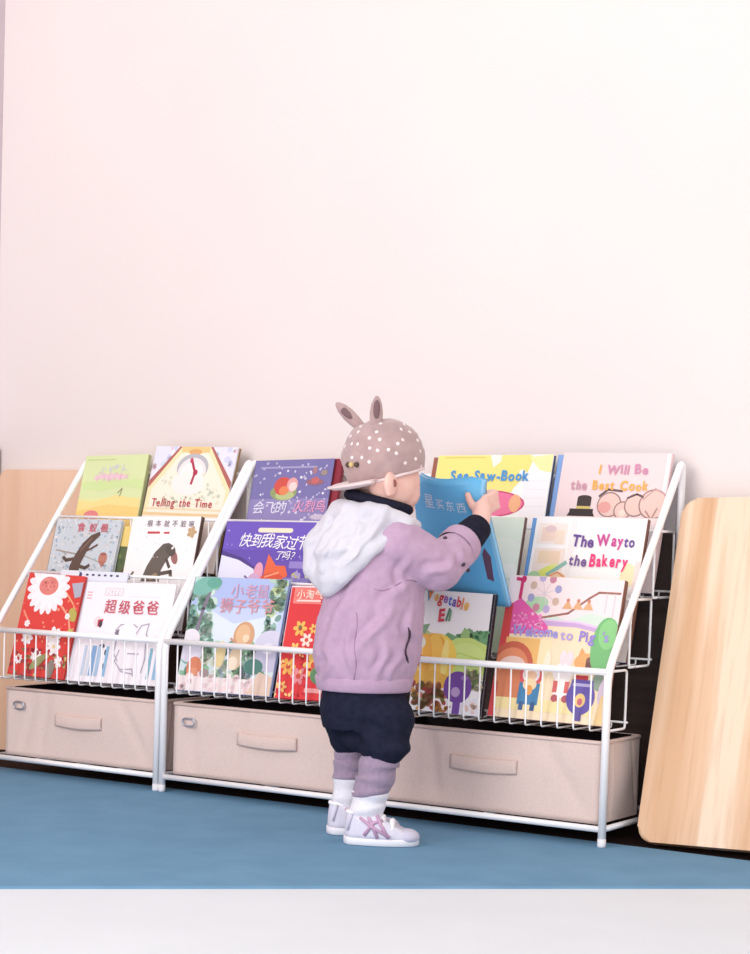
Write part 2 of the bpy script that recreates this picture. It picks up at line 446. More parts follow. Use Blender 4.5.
# ================================================================== BOOKS
TILT = math.radians(15)
TIER = {1: (.020, .2265), 2: (.125, .3465), 3: (.230, .4825)}
m_page = mat('book_pages', (244,238,228), .8, (232,226,214), 300, stretch=(1,60,.02))
def book(name, tier, x, w, h, roll, t, cover, label, cat='book', tilt=TILT, spine=None, spine_side='L', off=0, edge=None, group='picture books on the racks'):
    """closed hardback leaning in a tier: cover boards, spine, page block; print is added by the caller"""
    y0, z0 = TIER[tier]; y0 += off
    root = empty(name, (0,0,0), 0, label, cat, group)
    lift = .259*t+.0006+abs(math.sin(math.radians(roll)))*w*(1 if roll < 0 else 0)
    root.matrix_world = Matrix.Translation((x, y0, z0+lift)) @ Matrix.Rotation(-tilt, 4, 'X') @ Matrix.Rotation(-math.radians(roll), 4, 'Y')
    sm_ = ink(spine or cover); c = ink(cover); b = .0018
    bm = bmesh.new(); add_box(bm, (0, 0, 0), (w, b, h), .0006, 1); from_bm('front_cover', bm, c, root)
    bm = bmesh.new(); add_box(bm, (0, t-b, 0), (w, t, h), .0006, 1); from_bm('back_cover', bm, ink(edge) if edge else c, root)
    bm = bmesh.new()
    if spine_side == 'L': add_box(bm, (-.0012, 0, 0), (.0012, t, h), .0008, 2)
    else: add_box(bm, (w-.0012, 0, 0), (w+.0012, t, h), .0008, 2)
    from_bm('spine', bm, sm_, root)
    bm = bmesh.new(); q = (.0016, w-.004) if spine_side == 'L' else (.004, w-.0016)
    add_box(bm, (q[0], b+.0001, .003), (q[1], t-b-.0001, h-.003)); from_bm('page_block', bm, m_page, root)
    return root, Art(w, h)

# --- top tier, narrow rack
r, A = book('picture_book', 3, -.502, .199, .290, 1.5, .012, (214,226,160), 'pale green picture book with a yellow field, upright at the top of the narrow rack', spine=(196,205,140), spine_side='R')
A.rect(0, 0, 1, .62, (224,226,150)); A.poly([(0,.0),(1,.0),(1,.60),(.6,.64),(.25,.58),(0,.6)], (246,216,130)); A.poly([(0,0),(1,0),(1,.53),(.5,.56),(0,.5)], (246,204,112))
A.poly([(.05,.70),(.3,.68),(.7,.72),(1,.69),(1,.78),(0,.76)], (204,226,146)); A.ell(.25,.46,.12,.07,(226,120,126)); A.rect(.04,.955,.5,.965,(190,210,130))
for k in range(8): A.ell(.24+.06*k, .80+.006*(k % 3), .045, .03, (236,196,206), 20*k)
A.line([(.62,.66),(.68,.70),(.66,.63)], .012, (140,130,90)); A.strokes(.30,.86,4,.09,(206,200,220),3); A.strokes(.24,.79,6,.08,(236,178,196),4)
A.build('cover_print', r)

r, A = book('picture_book', 3, -.294, .250, .312, -.8, .012, (226,224,240), 'picture book titled Telling the Time with a clock house front, top of the narrow rack', spine=(206,190,150), edge=(150,110,70))
A.rect(0, .0, 1, 1, (228,226,242)); A.dots(80, (0,.5,1,1), .035, [(206,206,236),(244,240,250),(200,216,236),(226,196,210)], 2)
A.poly([(.30,1),(.70,1),(1.04,.68),(1.04,0),(-.04,0),(-.04,.68)], (176,92,84)); A.poly([(.33,1),(.67,1),(1,.655),(1,0),(0,0),(0,.655)], (246,226,170))
A.poly([(.36,.97),(.64,.97),(.95,.65),(.95,0),(.05,0),(.05,.65)], (246,236,214)); A.rect(.33,.95,.67,1,(238,196,120)); A.ell(.5,.955,.08,.03,(222,160,90))
A.ell(.5,.83,.19,.14,(178,176,184)); A.ell(.5,.79,.17,.15,(240,226,226)); A.ell(.5,.765,.15,.14,(248,238,236))
A.dots(90, (.12,.50,.9,.78), .018, [(214,214,186),(226,220,190),(198,204,180),(236,226,200)], 5); A.ell(.48,.70,.20,.12,(246,236,230))
A.line([(.47,.90),(.54,.79),(.52,.70)], .028, (176,44,72)); A.ell(.545,.79,.028,.03,(176,44,72)); A.ell(.475,.885,.02,.025,(190,60,90)); A.rect(0,.485,1,.50,(240,214,170))
A.rect(0,.44,1,.462,(236,200,140)); A.rect(0,0,1,.435,(246,226,214))
A.build('cover_print', r); lettering('title', r, .25, .312, 'Telling the Time', .09, .512, .083, (182,52,62), .012, .4, seed=3, sx=.8, gap=.12)

# --- middle tier, narrow rack
r, A = book('picture_book', 2, -.500, .206, .266, 0, .010, (196,204,212), 'grey speckled picture book with a brown anteater standing on its cover', spine=(90,86,92))
A.dots(420, (0,.2,1,1), .017, [(150,172,196),(222,226,230),(230,220,218),(166,174,180),(190,210,226),(206,196,190)], 7)
A.line([(.08,.70),(.42,.665)], .018, (150,140,130)); A.line([(.5,.66),(.78,.60)], .012, (150,150,130))
BR = (92,70,62)
A.poly([(.34,.45),(.50,.45),(.49,.56),(.54,.66),(.60,.76),(.72,.855),(.70,.885),(.58,.85),(.47,.77),(.39,.66),(.34,.56)], BR); A.line([(.37,.62),(.27,.605),(.22,.63)], .042, BR); A.line([(.48,.555),(.58,.54),(.63,.565)], .042, BR); A.line([(.52,.69),(.62,.725),(.70,.76)], .026, BR)
A.line([(.46,.70),(.60,.82)], .016, (126,96,84)); A.ell(.82,.635,.065,.075,(186,116,98)); A.poly([(.76,.61),(.88,.61),(.83,.55)], (176,104,88)); A.ell(.82,.675,.045,.02,(160,90,80)); A.ell(.1,.50,.04,.025,(120,130,140))
A.build('cover_print', r); lettering('title', r, .214, .266, '食蚁兽', .34, .885, .085, (206,70,88), .006, .2, gap=.55)
r, A = book('picture_book', 2, -.329, .13, .252, 0, .006, (238,204,110), 'yellow and green book mostly hidden behind the anteater and badger books', off=.014, spine=(200,170,90))
A.rect(0,0,1,.80,(84,96,62)); A.dots(50,(0,.3,1,.8),.05,[(62,82,48),(110,124,70),(92,74,52)],3); A.poly([(.7,.0),(1,0),(1,.8),(.85,.8)],(120,150,90))
A.build('cover_print', r)
r, A = book('picture_book', 2, -.257, .205, .275, 1.2, .012, (250,242,243), 'white picture book with a stooping dark badger, in front of the clock book', spine=(96,70,60), spine_side='R', edge=(120,84,70))
DG = (96,86,78)
A.poly([(.28,.42),(.55,.42),(.55,.52),(.60,.60),(.68,.68),(.68,.73),(.60,.765),(.52,.755),(.42,.68),(.33,.55)], DG); A.ell(.71,.635,.045,.085,(150,96,92),25); A.ell(.64,.70,.085,.06,(84,74,68),-40)
A.line([(.54,.49),(.69,.51),(.71,.45)], .046, (88,76,66)); A.line([(.60,.62),(.66,.55)], .038, (80,70,64)); A.ell(.665,.72,.015,.022,(240,232,228),-40); A.line([(.10,.44),(.15,.50)], .03, (110,100,96)); A.poly([(.36,.45),(.48,.50),(.53,.47),(.42,.43)],(150,124,92))
A.rect(.26,.845,.44,.865,(198,60,70)); A.rect(.50,.845,.58,.862,(198,60,70)); A.ell(.90,.86,.05,.06,(206,176,120)); A.petals(.90,.86,.07,5,.02,(190,150,110)); A.dots(25,(.05,.45,.95,.95),.008,[(226,206,210),(214,214,220)],9)
A.build('cover_print', r); lettering('title', r, .205, .275, '根本就不脏嘛', .24, .91, .062, (120,112,122), .006, .35, seed=5, gap=.5)

# --- front tier, narrow rack
r, A = book('picture_book', 1, -.487, .176, .250, -1.2, .008, (222,58,52), 'red picture book with a big white daisy, front of the narrow rack', off=-.004)
A.dots(34,(0,.3,1,.75),.022,[(240,120,96),(236,96,80),(246,150,120)],4); A.line([(.62,.74),(.86,.60),(.96,.42)], .03, (246,150,120)); A.line([(.05,.62),(.2,.5)], .03, (240,130,100)); A.line([(.7,.85),(.9,.72),(1,.6)], .022, (244,160,110))
A.petals(.40,.86,.36,18,.062,(244,236,242),5); A.petals(.40,.86,.30,13,.05,(252,246,250),14); A.ell(.40,.88,.17,.13,(226,120,112)); A.dots(40,(.28,.83,.52,.95),.014,[(206,84,84),(238,150,136)],6)
A.poly([(.80,.92),(1,.94),(1,.80),(.9,.78)], (170,168,186)); A.ell(.93,.62,.07,.1,(180,168,72),30); A.ell(.95,.44,.06,.07,(196,176,80))
for u,v,q in ((.16,.50,.05),(.22,.36,.10),(.68,.40,.13),(.72,.30,.12),(.86,.16,.08),(.15,.15,.07),(.45,.20,.10),(.85,.6,.045)):
    A.petals(u,v,q,7,q*.3,(248,240,244)); A.ell(u,v,q*.25,q*.25,(240,210,150))
A.dots(60,(0,0,1,.26),.03,[(150,60,60),(128,120,70),(176,44,58),(200,70,70),(214,180,110)],8); A.ell(.5,.14,.16,.06,(150,150,96),40); A.ell(.75,.08,.06,.14,(140,130,120))
A.build('cover_print', r)
r, A = book('picture_book', 1, -.393, .205, .264, 0, .005, (226,228,242), 'white book with dark dots along its top edge, behind the line-drawn father book', off=.006)
for k in range(6): A.ell(.40+.09*k,.965,.022,.012,(60,64,96))
A.ell(.30,.955,.022,.04,(70,70,110)); A.line([(.28,.99),(.31,.94)],.012,(70,70,110)); A.rect(0,.90,1,.92,(214,214,232))
A.build('cover_print', r)
r, A = book('picture_book', 1, -.290, .262, .238, 1.0, .006, (250,240,246), 'white picture book with red title and a line-drawn father, front of narrow rack', off=-.005)
A.rect(.02,.86,.08,.87,(226,150,160)); A.rect(.02,.83,.08,.84,(226,150,160)); A.rect(.02,.89,.08,.90,(226,150,160)); A.rect(.22,.865,.43,.945,(226,206,214)); A.rect(.23,.872,.42,.938,(246,236,242)); A.rect(.5,.86,.85,.866,(232,222,230)); A.strokes(.25,.885,4,.035,(214,180,190),4)
A.ell(.20,.60,.045,.05,(232,214,220)); A.poly([(.20,.62),(.26,.63),(.24,.54),(.20,.56)], (190,50,66)); A.ell(.235,.58,.02,.03,(70,60,74))
INK=(176,168,186)
for P in ([(.42,.52),(.47,.58),(.62,.585),(.66,.56)], [(.66,.50),(.70,.58),(.78,.60),(.77,.50),(.80,.42)], [(.42,.50),(.45,.40),(.44,.30),(.50,.22)], [(.55,.44),(.62,.42),(.66,.46)], [(.50,.33),(.47,.22),(.56,.12),(.70,.10)], [(.78,.40),(.80,.25),(.78,.12)], [(.60,.30),(.72,.30)], [(.55,.14),(.68,.15),(.70,.08)]): A.line(P, .012, INK)
A.ell(.47,.50,.05,.03,(120,110,130)); A.ell(.56,.50,.10,.09,(248,242,248)); A.ell(.36,.30,.022,.03,(64,60,82)); A.ell(.36,.16,.02,.03,(84,80,104)); A.ell(.30,.36,.03,.02,(70,66,96)); 
for u,wd,c in ((.12,.03,(190,206,228)),(.22,.05,(120,160,206)),(.28,.04,(170,200,230)),(.37,.03,(130,176,214)),(.86,.03,(120,176,196)),(.94,.05,(150,196,230)),(.17,.02,(214,222,238))): A.rect(u-wd/2,.06,u+wd/2,.36,c)
A.build('cover_print', r); lettering('title', r, .265, .238, '超级爸爸', .25, .70, .098, (198,74,92), .008, .12, gap=.22)

# --- top tier, wide rack
r, A = book('picture_book', 3, .0165, .10, .272, 0, .010, (238,218,180), 'cream book with only a strip showing beside the sloping rail, behind the violet book', off=.0095, spine=(244,226,186))
r, A = book('picture_book', 3, .135, .128, .281, 2, .012, (140,36,52), 'dark red book sticking out just past the edge of the violet book', off=.0095, spine=(126,30,44), spine_side='R')
r, A = book('picture_book', 3, .026, .220, .280, 1.6, .008, (112,104,162), 'violet snowy picture book with a red bird on its cover, behind the purple fox book', spine=(86,78,130), edge=(120,30,44))
A.rect(0,0,1,.66,(136,124,180)); A.dots(80,(.02,.45,.98,.98),.015,[(206,200,226),(180,172,212),(232,226,240)],5); A.rect(.08,.925,.8,.94,(160,152,196))
A.ell(.42,.715,.17,.09,(134,150,92)); A.ell(.44,.69,.12,.05,(176,186,120)); A.ell(.40,.77,.11,.10,(206,70,60)); A.ell(.52,.78,.07,.08,(226,150,150)); A.ell(.53,.765,.05,.05,(240,206,200)); A.ell(.42,.73,.06,.05,(226,120,70))
A.ell(.80,.80,.11,.035,(150,90,100)); A.ell(.80,.815,.05,.035,(196,90,90)); A.line([(.86,.86),(.92,.90)],.02,(120,110,90)); A.ell(.9,.88,.04,.03,(150,130,120)); A.ell(.78,.90,.03,.04,(160,110,120)); A.ell(.90,.50,.1,.03,(196,180,206))
A.build('cover_print', r)
lettering('title', r, .232, .28, '会飞的', .06, .54, .105, (226,222,244), .006, .2, .15, gap=.05); lettering('title', r, .232, .28, '火烈鸟', .55, .55, .098, (240,150,186), .006, .2, .1, gap=.05)
r, A = book('picture_book', 3, .494, .10, .289, 0, .010, (150,84,64), 'brown book of which only a corner rises behind the yellow pig book', off=.014)
r, A = book('picture_book', 3, .516, .282, .292, .6, .012, (250,246,240), 'yellow See-Saw Book with a pink pig snout, behind the blue book being held', spine=(230,220,190), edge=(70,80,110))
A.poly([(0,.60),(.62,.60),(.70,.74),(.80,.86),(.84,.98),(.8,1),(0,1)], (244,222,110)); A.poly([(.80,.98),(1,1),(1,.86),(.9,.88)], (248,232,150)); A.poly([(.46,1),(.5,.90),(.56,.95),(.56,1)], (250,238,220)); A.rect(.06,.975,.42,.985,(222,196,90))
A.dots(10,(.75,.60,.98,.9),.03,[(246,240,238),(252,248,244)],3); A.rect(.78,.5,1,.86,(248,240,242))
for k in range(4): A.rect(.80,.60+.065*k,.98,.603+.065*k,(226,216,222))
A.ell(.47,.62,.345,.112,(206,58,104)); A.ell(.47,.62,.33,.10,(236,104,146)); A.ell(.73,.625,.05,.07,(242,166,116)); A.ell(.44,.585,.018,.022,(70,40,60))
A.poly([(.46,.535),(.7,.52),(1,.56),(1,.46),(.4,.46)],(250,240,240))
A.build('cover_print', r); lettering('title', r, .282, .292, 'See-Saw-Book', .14, .80, .082, (66,140,206), .04, .3, seed=2, sx=.85, gap=.085)
r, A = book('picture_book', 3, .800, .24, .2965, 0, .006, (120,160,220), 'light blue book showing as a narrow strip behind the best cook book', off=.0135, spine=(96,140,206))
r, A = book('picture_book', 3, .816, .246, .297, -.5, .012, (238,208,208), 'pink picture book titled I Will Be the Best Cook, top of the wide rack', spine=(230,196,198), edge=(70,76,120), spine_side='R')
A.rect(.96,0,1,1,(244,226,226)); SK=(232,190,176)
A.rect(.14,.52,.36,.585,(52,40,40)); A.rect(.20,.585,.33,.665,(60,46,46)); A.ell(.265,.665,.066,.025,(60,46,46)); A.rect(.20,.585,.33,.605,(206,180,90)); A.poly([(.10,.50),(.40,.50),(.36,.56),(.14,.56)], (52,40,40))
for u,v,q in ((.50,.62,.10),(.63,.58,.07),(.74,.62,.09),(.90,.63,.12)):
    A.ell(u,v,q+.012,q+.012,(150,110,104)); A.ell(u,v,q,q,SK)
A.line([(.40,.68),(.47,.73),(.60,.72)],.02,(96,76,78)); A.line([(.66,.67),(.74,.70),(.80,.68)],.018,(96,76,78)); A.line([(.80,.66),(.90,.74),(1,.7)],.014,(196,150,150)); A.ell(.46,.60,.06,.05,(226,150,140)); A.ell(.63,.56,.03,.03,(240,214,196)); A.line([(.84,.58),(.9,.52),(.94,.6)],.014,(170,124,116))
A.rect(0,.0,1,.53,(240,214,210)); A.build('cover_print', r)
OG=(244,166,62); PU=(206,130,166)
lettering('title', r, .246, .297, 'I Will Be', .36, .845, .085, [OG]+[PU]*6, .03, .4, seed=4, gap=.10, sx=.95); lettering('title', r, .246, .297, 'the Best Cook', .12, .725, .085, [(200,140,160)]*3+[OG]*8, .035, .4, seed=6, gap=.11, sx=.80)

# --- middle tier, wide rack
r, A = book('picture_book', 2, .022, .254, .270, .5, .010, (96,72,170), 'deep purple picture book with slanted white Chinese title and an orange fox', spine=(70,52,120))
A.rect(0,.75,1,1,(104,78,184)); A.dots(30,(0,.5,1,.98),.007,[(150,130,206),(190,176,226)],3); A.poly([(0,.0),(0,.70),(.20,.66),(.38,.585),(.5,.4),(.5,0)], (226,224,244)); A.poly([(0,.74),(.24,.68),(.40,.60),(.38,.585),(.20,.66),(0,.70)],(76,58,130))
A.rect(.38,.905,.72,.945,(244,226,190)); A.ell(.38,.925,.02,.02,(244,226,190)); A.ell(.72,.925,.02,.02,(244,226,190)); A.ell(.44,.56,.05,.09,(226,150,176)); A.ell(.40,.50,.06,.05,(206,160,200)); A.line([(.30,.52),(.36,.48)],.02,(120,84,140))
A.poly([(.52,.44),(.50,.56),(.52,.72),(.56,.68),(.62,.62),(.72,.62),(.76,.54),(.70,.44)], (232,92,52)); A.ell(.60,.50,.13,.06,(222,76,44)); A.line([(.52,.52),(.66,.56)],.015,(246,150,110)); A.rect(.76,.60,.94,.66,(140,120,196)); A.ell(.85,.54,.05,.03,(190,176,96)); A.rect(.72,.42,1,.52,(120,110,176)); A.dots(12,(.74,.44,.98,.56),.02,[(190,190,130),(160,150,206)],4)
A.build('cover_print', r); lettering('title', r, .254, .27, '快到我家过节', .17, .79, .105, (248,244,252), .006, .25, .25, seed=4, rot=-2, gap=.03, sx=.95); lettering('title', r, .254, .27, '了吗？', .60, .675, .065, (248,244,252), .006, .25, .25, seed=5, gap=.04)
r, A = book('picture_book', 2, .60, .190, .292, .8, .010, (222,228,206), 'pale sage green book half hidden behind the child’s blue book'.replace('’', ''), spine=(120,90,80), spine_side='R')
A.ell(.75,.72,.3,.2,(232,232,214)); A.ell(.9,.6,.12,.08,(244,236,226)); A.poly([(0,.0),(1,0),(1,.5),(.5,.58),(0,.5)],(206,220,186)); A.ell(.80,.5,.12,.06,(246,240,226)); A.build('cover_print', r)
r, A = book('picture_book', 2, .803, .24, .2945, 0, .006, (96,150,214), 'bright blue book showing as a narrow strip behind the bakery book', off=.0045, spine=(66,128,200))
r, A = book('picture_book', 2, .816, .248, .295, -.4, .012, (250,240,236), 'white picture book titled The Way to the Bakery, middle of the wide rack', off=-.008, spine=(110,70,56), edge=(60,70,120), spine_side='R')
for u0,v0,u1,v1,c in ((.03,.80,.30,.95,(246,226,214)),(.07,.82,.20,.92,(244,206,186)),(.20,.80,.28,.90,(244,214,190)),(.03,.60,.31,.77,(244,220,206)),(.07,.66,.27,.75,(242,206,170)),(.33,.55,.38,.97,(246,232,228)),(.55,.88,.9,.97,(246,244,246)),(.40,.86,.53,.96,(240,236,246))): A.rect(u0,v0,u1,v1,c)
A.ell(.15,.91,.05,.03,(226,190,190)); A.ell(.14,.58,.15,.05,(224,226,120),35); A.ell(.14,.585,.10,.04,(226,226,90),35); A.line([(.18,.58),(.33,.67)],.035,(130,176,160)); A.ell(.27,.56,.08,.05,(244,196,150)); A.line([(.20,.57),(.27,.60),(.33,.57)],.012,(226,130,80)); A.ell(.06,.56,.06,.05,(170,206,150)); A.rect(.42,.54,.66,.57,(248,232,190)); A.ell(.90,.60,.07,.1,(246,222,170)); A.rect(.95,.5,1,.7,(240,214,206))
A.build('cover_print', r)
NV=(96,62,140); MG=(196,56,140); PK=(232,44,112)
lettering('title', r, .248, .295, 'The', .36, .79, .098, NV, .03, .5, seed=1, sx=.85, gap=.08); lettering('title', r, .248, .295, 'Way', .585, .80, .098, MG, .03, .5, seed=2, sx=.75, gap=.07); lettering('title', r, .248, .295, 'to', .825, .80, .09, NV, .03, .4, seed=3, sx=.75, gap=.08)
lettering('title', r, .248, .295, 'the', .36, .655, .092, (110,76,140), .03, .4, seed=7, sx=.85, gap=.09); lettering('title', r, .248, .295, 'Bakery', .545, .655, .105, PK, .035, .4, seed=8, sx=.66, gap=.085)

# --- front tier, wide rack
r, A = book('picture_book', 1, .020, .258, .262, .6, .008, (166,182,232), 'pale blue jungle picture book with pink Chinese title, front of the wide rack', off=-.004, spine=(60,50,52))
A.rect(0,.45,1,.74,(190,204,238)); A.rect(0,.0,1,.55,(206,222,226)); A.poly([(.2,.72),(.5,.60),(.95,.70),(.95,.3),(.1,.3)],(216,228,242))
A.dots(120,(.0,.26,.26,1),.05,[(150,196,180),(120,176,160),(176,214,200),(196,220,206),(132,184,150)],3); A.dots(70,(.82,.25,1,1),.045,[(140,180,170),(170,204,180),(110,150,140),(186,206,150)],4); A.line([(.22,1),(.15,.72),(.10,.42)],.035,(120,110,128)); A.line([(.10,.42),(.2,.52)],.02,(120,120,120)); A.ell(.12,.92,.14,.08,(110,176,160),20); A.ell(.22,.95,.08,.05,(90,160,140))
A.dots(90,(.05,.12,.95,.42),.05,[(130,180,140),(166,196,160),(186,200,200),(90,140,120),(206,214,190),(150,170,190)],6)
A.ell(.63,.50,.11,.125,(206,150,110)); A.ell(.62,.51,.075,.09,(224,176,130)); A.ell(.655,.48,.035,.035,(240,206,170)); A.line([(.5,.47),(.56,.43)],.02,(196,140,110)); A.ell(.92,.44,.16,.12,(206,204,226)); A.ell(.94,.32,.17,.12,(190,186,214)); A.ell(.90,.40,.06,.05,(226,222,240)); A.ell(.07,.45,.10,.09,(230,222,232)); A.ell(.1,.33,.12,.09,(220,214,232))
A.ell(.16,.20,.08,.10,(216,120,84)); A.rect(.10,.06,.20,.20,(226,140,104)); A.ell(.42,.33,.05,.12,(226,200,140)); A.ell(.58,.30,.07,.10,(226,196,160)); A.ell(.56,.26,.05,.06,(244,222,196)); A.ell(.78,.24,.10,.07,(70,120,110)); A.rect(0,0,1,.13,(240,222,222)); A.dots(40,(0,.0,1,.15),.03,[(244,206,206),(250,232,230),(226,196,200)],8); A.poly([(.75,.0),(1,0),(1,.16),(.85,.2)],(222,190,170)); A.ell(.28,.16,.05,.04,(150,130,130))
A.build('cover_print', r); lettering('title', r, .258, .262, '小老鼠', .42, .835, .10, (206,150,176), .006, .2, gap=.1); lettering('title', r, .258, .262, '狮子爷爷', .33, .70, .105, (216,140,150), .006, .2, gap=.08)
r, A = book('picture_book', 1, .292, .15, .250, 1.2, .014, (222,46,50), 'bright red picture book with a red banner and yellow flowers, beside the child', off=-.006, spine=(240,214,220))
A.rect(.06,.84,.60,.98,(238,120,110)); A.ell(.33,.91,.27,.11,(238,110,100)); A.rect(0,.985,1,1,(246,226,232)); A.poly([(.5,.86),(1,.76),(1,.84),(.62,.95)],(206,40,46)); A.rect(.12,.86,.54,.875,(248,216,206))
for u,v,q,c in ((.26,.62,.09,(240,180,70)),(.40,.52,.08,(246,220,206)),(.22,.44,.07,(240,196,90)),(.16,.28,.10,(240,170,66)),(.36,.20,.10,(232,130,140)),(.6,.30,.14,(240,190,80)),(.5,.62,.06,(240,190,80)),(.10,.1,.07,(240,176,90))):
    A.petals(u,v,q*1.3,6,q*.35,c); A.ell(u,v,q*.4,q*.4,(206,70,50))
A.ell(.72,.22,.16,.14,(84,140,90)); A.ell(.75,.17,.08,.07,(50,104,70)); A.ell(.70,.40,.12,.08,(246,226,120)); A.dots(40,(.0,.0,1,.5),.03,[(190,30,44),(236,110,90),(246,200,110)],9); A.rect(.5,.06,1,.1,(240,150,150)); A.ell(.26,.63,.03,.03,(120,100,60))
A.build('cover_print', r); lettering('title', r, .15, .25, '小淘气', .12, .89, .11, (252,236,216), .006, 0, gap=.1); lettering('title', r, .15, .25, '我们', .63, .755, .115, (250,232,232), .006, .1, gap=.1)
r, A = book('picture_book', 1, .635, .170, .248, -1.2, .009, (250,246,248), 'white vegetable book with pumpkins and rainbow letters on its cover, beside the pig book', off=-.0155, tilt=math.radians(8), spine=(34,28,36), spine_side='R', edge=(34,28,36))
A.rect(.965,0,1,1,(40,34,44)); A.poly([(.30,.58),(.42,.66),(.60,.62),(.75,.68),(.965,.70),(.965,.55),(.30,.5)], (104,158,104)); A.dots(30,(.55,.62,.96,.69),.03,[(80,140,90),(110,160,110)],2); A.ell(.66,.64,.06,.09,(146,186,110))
A.poly([(.35,.42),(.4,.56),(.55,.62),(.75,.63),(.965,.58),(.965,.3),(.35,.3)], (196,222,110)); A.ell(.70,.47,.26,.17,(206,230,124)); A.line([(.42,.42),(.6,.50),(.9,.46)],.012,(176,206,90))
A.poly([(0,.66),(.1,.68),(.2,.64),(.2,.5),(0,.5)], (170,196,130))
for u,ru,c in ((.30,.28,(246,206,70)),(.24,.22,(236,160,50)),(.26,.13,(246,190,70)),(.10,.14,(240,170,56)),(.02,.09,(246,200,90))): A.ell(u,.44,ru,.30,c); 
A.ell(.42,.44,.05,.24,(250,226,120)); A.ell(.07,.56,.06,.07,(226,230,216)); A.ell(.05,.42,.07,.08,(226,96,60))
A.poly([(.02,.70),(.16,.72),(.10,.62)],(120,160,120)); A.poly([(0,.32),(.3,.34),(.5,.30),(.5,.2),(0,.2)],(236,176,60)); A.dots(70,(.0,.0,.55,.22),.05,[(150,84,60),(176,70,60),(120,110,60),(216,150,70),(200,110,90)],5); A.dots(40,(.7,.22,.96,.36),.04,[(120,150,90),(176,160,120),(200,190,160)],6)
A.ell(.64,.22,.19,.19,(112,66,156)); A.ell(.62,.18,.06,.06,(186,150,206)); A.ell(.72,.30,.05,.03,(150,110,190)); A.poly([(.5,.0),(.62,.08),(.9,.14),(.95,.0)],(240,232,244)); A.rect(.60,.0,.70,.1,(112,70,160)); A.dots(10,(.75,.0,.95,.1),.03,[(236,196,180),(240,240,244)],6)
A.poly([(.07,1),(.16,1),(.10,.90)],(70,150,196)); A.ell(.02,.8,.02,.03,(226,180,200))
A.build('cover_print', r)
RB=[(226,130,60),(240,176,80),(214,72,76),(160,110,190),(90,120,206),(112,84,170),(214,64,84)]
lettering('title', r, .17, .25, 'Vegetable', .07, .925, .135, RB, .03, .8, seed=6, rot=-12, sx=.72, gap=.045); lettering('title', r, .17, .25, 'Eli', .27, .745, .145, [(206,60,76),(90,130,110),(110,150,110)], .045, .6, seed=2, rot=2, slant=.15, sx=.85, gap=.05); A2=None
r, A = book('picture_book', 1, .812, .253, .292, -.4, .014, (244,214,206), 'pink amusement park picture book titled Welcome to Pig, front of the wide rack', spine=(120,70,50), edge=(110,64,48), spine_side='R', off=-.003)
A.rect(0,.66,1,1,(246,218,218)); A.poly([(.3,.66),(.4,.74),(.56,.70),(.75,.76),(1,.72),(1,.55),(.3,.5)],(206,222,206)); A.ell(.26,.79,.12,.07,(166,206,160),20); A.poly([(.05,.66),(.5,.685),(1,.62),(1,.0),(0,.0)],(244,216,176)); A.poly([(.36,.69),(.65,.685),(.96,.64),(.96,.61),(.65,.655),(.36,.655)],(196,156,206)); A.poly([(.35,.70),(.65,.70),(.95,.655),(.95,.64),(.65,.685),(.36,.69)],(226,190,226))
A.line([(.34,.71),(.56,.75),(.72,.86),(.80,.905),(.98,.905)],.018,(150,96,84)); A.line([(.87,.90),(.87,.76)],.008,(206,190,200)); A.line([(.94,.90),(.94,.74)],.008,(206,190,200))
for k in range(8):
    q = 2*PI*k/8+.3; A.line([(.33,.88),(.33+.12*math.cos(q),.88+.115*math.sin(q))],.006,(216,196,206)); A.ell(.33+.12*math.cos(q),.88+.115*math.sin(q),.03,.033,[(150,150,196),(196,120,140),(180,160,206),(206,170,150)][k % 4])
for k in range(3): A.poly([(.50+.09*k,.78),(.59+.09*k,.78),(.545+.09*k,.845)],(222,160,110)); A.ell(.545+.09*k,.84,.014,.016,(200,120,90))
A.poly([(0,.64),(.06,.80),(.13,.84),(.22,.78),(.40,.655),(.42,.60),(0,.58)],(226,78,160)); A.dots(50,(.02,.60,.36,.74),.014,[(240,130,190),(246,170,206)],3); A.line([(.12,.84),(.12,.97),(.07,.975)],.028,(206,40,100)); A.ell(.13,.975,.022,.03,(206,40,100))
A.poly([(0,.0),(0,.78),(.07,.80),(.09,.3),(.06,0)],(206,60,64)); A.rect(.06,.10,.36,.56,(236,176,92)); A.rect(.36,.12,.46,.56,(244,222,170)); A.ell(.14,.36,.19,.20,(196,88,64)); A.ell(.14,.35,.15,.16,(222,126,84)); A.ell(.15,.36,.12,.08,(236,196,184)); A.rect(.05,.14,.30,.34,(214,120,80)); A.rect(.05,.06,.9,.14,(244,220,150))
A.ell(.33,.30,.10,.10,(226,84,90)); A.ell(.33,.31,.075,.07,(250,236,236)); A.ell(.33,.30,.05,.04,(240,190,150)); A.rect(.24,.10,.42,.25,(60,126,176)); A.ell(.33,.24,.06,.05,(246,214,160)); A.ell(.33,.2,.03,.04,(236,150,60)); A.rect(.26,.06,.30,.12,(60,90,140)); A.rect(.36,.06,.40,.12,(60,90,140))
A.ell(.60,.34,.09,.08,(250,238,236)); A.ell(.585,.44,.03,.06,(240,214,220)); A.ell(.64,.44,.03,.06,(240,214,220)); A.ell(.60,.24,.075,.09,(250,240,236)); A.rect(.53,.20,.57,.28,(214,96,90)); A.rect(.63,.20,.67,.28,(214,96,90)); A.ell(.56,.16,.03,.03,(180,80,90)); A.ell(.65,.16,.03,.03,(180,80,90)); A.ell(.45,.40,.03,.1,(244,230,200))
